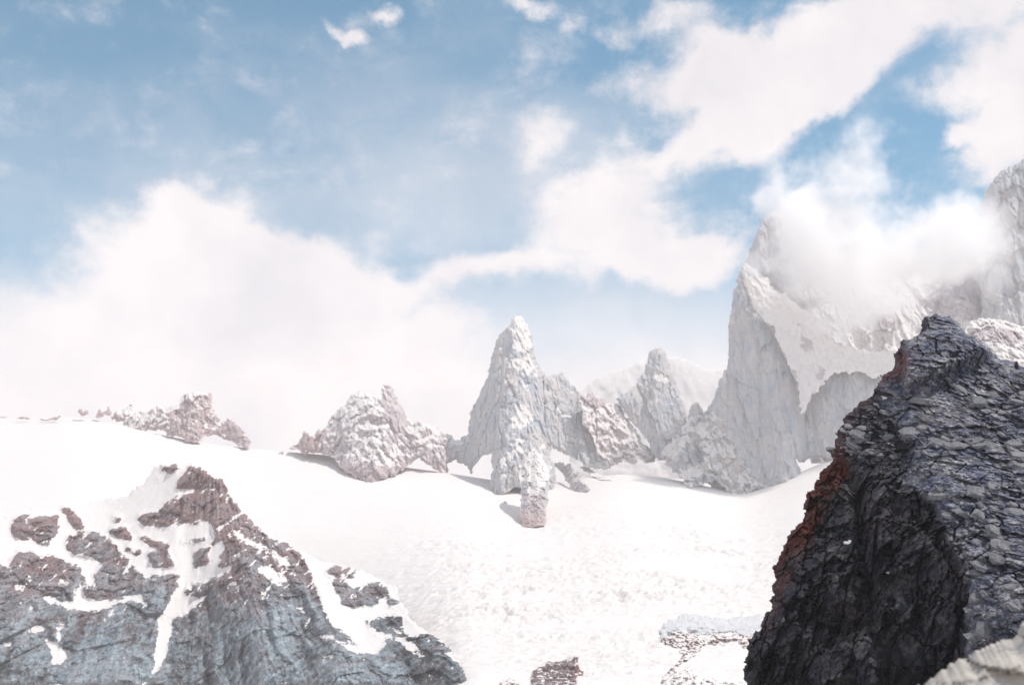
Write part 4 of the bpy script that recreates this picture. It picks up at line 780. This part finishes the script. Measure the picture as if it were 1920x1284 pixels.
# small cairn of stones on the crag skyline
def stone(name, loc, size, seed, mat, n=20, parent=None):
    rs = np.random.RandomState(seed); th = np.linspace(0, math.pi, n); ph = np.linspace(0, 2 * math.pi, 2 * n, endpoint=False)
    T, Pp = np.meshgrid(th, ph, indexing='ij'); v = np.stack([np.sin(T) * np.cos(Pp), np.sin(T) * np.sin(Pp), np.cos(T)], -1)
    s = 1 + .30 * facets(v * 1.3 + 9, seed, .8) + .16 * facets(v * 3.5 + 2, seed + 1, .8) + .05 * fbm(v * 6, 4)
    co = v * s[..., None] * np.array(size); idx = np.arange(n * 2 * n).reshape(n, 2 * n); nx = np.roll(idx, -1, 1)
    f = np.stack([idx[:-1], idx[1:], nx[1:], nx[:-1]], -1).reshape(-1, 4)
    z = np.zeros(n * 2 * n)
    o = link_mesh(name, co.reshape(-1, 3), f, mat, {'snow': z - 1, 'stain': z}, parent); o.location = loc
    return o
cb_ = P(1906, 686, 258.0)
t = stone('cairn', tuple(cb_), (.5, .5, .75), 3, M_CRAG); tag(t, 'small upright cairn on the skyline of the dark crag near the right edge', 'cairn')
stone('stone', (.05, 0, .85), (.32, .3, .35), 5, M_CRAG, 10, t)

# pale boulder close to the viewer, out of focus
def boulder():
    top = [(1680, 1300), (1715, 1284), (1760, 1255), (1790, 1238), (1830, 1215), (1870, 1200), (1905, 1185), (1922, 1165), (1960, 1120), (2060, 1090), (2200, 1120), (2300, 1250)]
    D = lambda X, Y: 2.9 + .0011 * (1400 - Y) + .0004 * (X - 1900)
    out = top + [(2330, 2150), (1500, 2150), (1560, 1700), (1630, 1400)]
    def disp(W, X, Y): return .06 * facets(W / .5, 4, .8) + .02 * facets(W / .12, 5, .8) + .03 * fbm(W / .2, 5)
    return relief('boulder', out, D, step=4, thick=1.6, seed=61, jagamp=6, disp=disp, mat=M_BOULD, round_=.35, roundw=25, snow=lambda X, Y, W, n, d: X * 0 - 1,
        label='pale out of focus boulder in the bottom right corner', cat='boulder')
boulder()

# ------------------------------------------------------------------ cloud clinging to the tallest tower, a real volume
def cloud(name, label, c, half, blobs, dens, seed=0.0, col=(1, .995, .99), nscale=.0045, thr=.12, soft=1.5):
    mat = bpy.data.materials.new(name + '_vapour'); mat.use_nodes = True; nt = mat.node_tree; nt.nodes.clear(); N = nt.nodes; L = nt.links
    def n(t, **k):
        x = N.new(t)
        for a, b in k.items(): setattr(x, a, b)
        return x
    def m_(op, a, b=None):
        q = n('ShaderNodeMath', operation=op)
        for i, v in enumerate((a, b)):
            if v is None: continue
            if isinstance(v, (int, float)): q.inputs[i].default_value = v
            else: L.new(v, q.inputs[i])
        return q.outputs[0]
    pos = n('ShaderNodeNewGeometry')
    of = n('ShaderNodeVectorMath', operation='ADD'); L.new(pos.outputs['Position'], of.inputs[0]); of.inputs[1].default_value = (seed * 1000, 0, 0)
    nz = n('ShaderNodeTexNoise'); nz.inputs['Scale'].default_value = nscale; nz.inputs['Detail'].default_value = 5; nz.inputs['Roughness'].default_value = .6; L.new(of.outputs[0], nz.inputs['Vector'])
    sub = n('ShaderNodeVectorMath', operation='SUBTRACT'); L.new(nz.outputs['Color'], sub.inputs[0]); sub.inputs[1].default_value = (.5, .5, .5)
    scl = n('ShaderNodeVectorMath', operation='SCALE'); L.new(sub.outputs[0], scl.inputs[0]); scl.inputs['Scale'].default_value = 620
    wp = n('ShaderNodeVectorMath', operation='ADD'); L.new(pos.outputs['Position'], wp.inputs[0]); L.new(scl.outputs[0], wp.inputs[1])
    acc = None
    for (bc, br, w) in blobs:
        mp = n('ShaderNodeMapping', vector_type='TEXTURE'); L.new(wp.outputs[0], mp.inputs[0]); mp.inputs['Location'].default_value = bc; mp.inputs['Scale'].default_value = br
        g = n('ShaderNodeTexGradient', gradient_type='SPHERICAL'); L.new(mp.outputs[0], g.inputs[0])
        v = m_('MULTIPLY', g.outputs['Fac'], w)
        acc = v if acc is None else m_('ADD', acc, v)
    nf = n('ShaderNodeTexNoise'); nf.inputs['Scale'].default_value = nscale * 2.4; nf.inputs['Detail'].default_value = 5; nf.inputs['Roughness'].default_value = .66; L.new(of.outputs[0], nf.inputs['Vector'])
    acc = m_('ADD', acc, m_('MULTIPLY', m_('SUBTRACT', nf.outputs['Fac'], .5), 2.3))
    mr = n('ShaderNodeMapRange', interpolation_type='SMOOTHSTEP'); L.new(acc, mr.inputs[0]); mr.inputs[1].default_value = thr; mr.inputs[2].default_value = thr + soft
    s = n('ShaderNodeVectorMath', operation='SUBTRACT'); L.new(pos.outputs['Position'], s.inputs[0]); s.inputs[1].default_value = c
    d = n('ShaderNodeVectorMath', operation='DIVIDE'); L.new(s.outputs[0], d.inputs[0]); d.inputs[1].default_value = half
    ln = n('ShaderNodeVectorMath', operation='LENGTH'); L.new(d.outputs[0], ln.inputs[0])
    fd = n('ShaderNodeMapRange'); L.new(ln.outputs['Value'], fd.inputs[0]); fd.inputs[1].default_value = .97; fd.inputs[2].default_value = .78
    den = m_('MULTIPLY', m_('MULTIPLY', mr.outputs[0], fd.outputs[0]), dens)
    v = n('ShaderNodeVolumePrincipled'); v.inputs['Color'].default_value = (*col, 1); v.inputs['Anisotropy'].default_value = .15; L.new(den, v.inputs['Density'])
    o = n('ShaderNodeOutputMaterial'); L.new(v.outputs[0], o.inputs['Volume'])
    T, Pp = np.meshgrid(np.linspace(0, math.pi, 17), np.linspace(0, 2 * math.pi, 32, endpoint=False), indexing='ij')
    co = np.stack([np.sin(T) * np.cos(Pp), np.sin(T) * np.sin(Pp), np.cos(T)], -1) * np.array(half)
    idx = np.arange(17 * 32).reshape(17, 32); nx = np.roll(idx, -1, 1)
    f = np.stack([idx[:-1], idx[1:], nx[1:], nx[:-1]], -1).reshape(-1, 4)
    ob = link_mesh(name, co.reshape(-1, 3), f, mat); ob.location = c
    return tag(ob, label, 'cloud')
def cb(px, py, Y, rx, ry, rz, w):
    k = Y / F; return (tuple(P(px, py, Y)), (rx * k, ry, rz * k), w)
if USE_CLOUD:
    cc = P(1610, 440, 4080.)
    cloud('cloud', 'bright ragged cloud wrapped round the summit of the tallest tower', tuple(cc), (700, 330, 560), [
        cb(1500, 450, 4010, 110, 240, 100, 1.6), cb(1560, 500, 4040, 170, 260, 120, 1.6), cb(1560, 380, 4050, 150, 220, 110, 1.4), cb(1610, 290, 4080, 90, 190, 90, 1.2),
        cb(1680, 480, 4110, 170, 250, 100, 1.5), cb(1640, 560, 4060, 160, 230, 70, 1.0), cb(1790, 450, 4150, 170, 240, 80, 1.4), cb(1870, 510, 4180, 150, 240, 90, 1.3), cb(1465, 405, 4000, 75, 190, 75, 2.4), cb(1450, 330, 4060, 70, 170, 50, .7)],
        CLOUD_DENS, seed=1.3)

if HAZE > 0:
    hm, hv, hn = haze_material('haze_air', (.96, .945, .955), HAZE, 0.0)
    bm_co = np.array([[x, y, z] for x in (-9500, 9500) for y in (-9500, 9500) for z in (-1400, 2450)], float)
    hf = np.array([[0, 1, 3, 2], [4, 6, 7, 5], [0, 4, 5, 1], [2, 3, 7, 6], [0, 2, 6, 4], [1, 5, 7, 3]])
    ho = link_mesh('haze', bm_co, hf, hm, smooth_shade=False); tag(ho, kind='stuff')
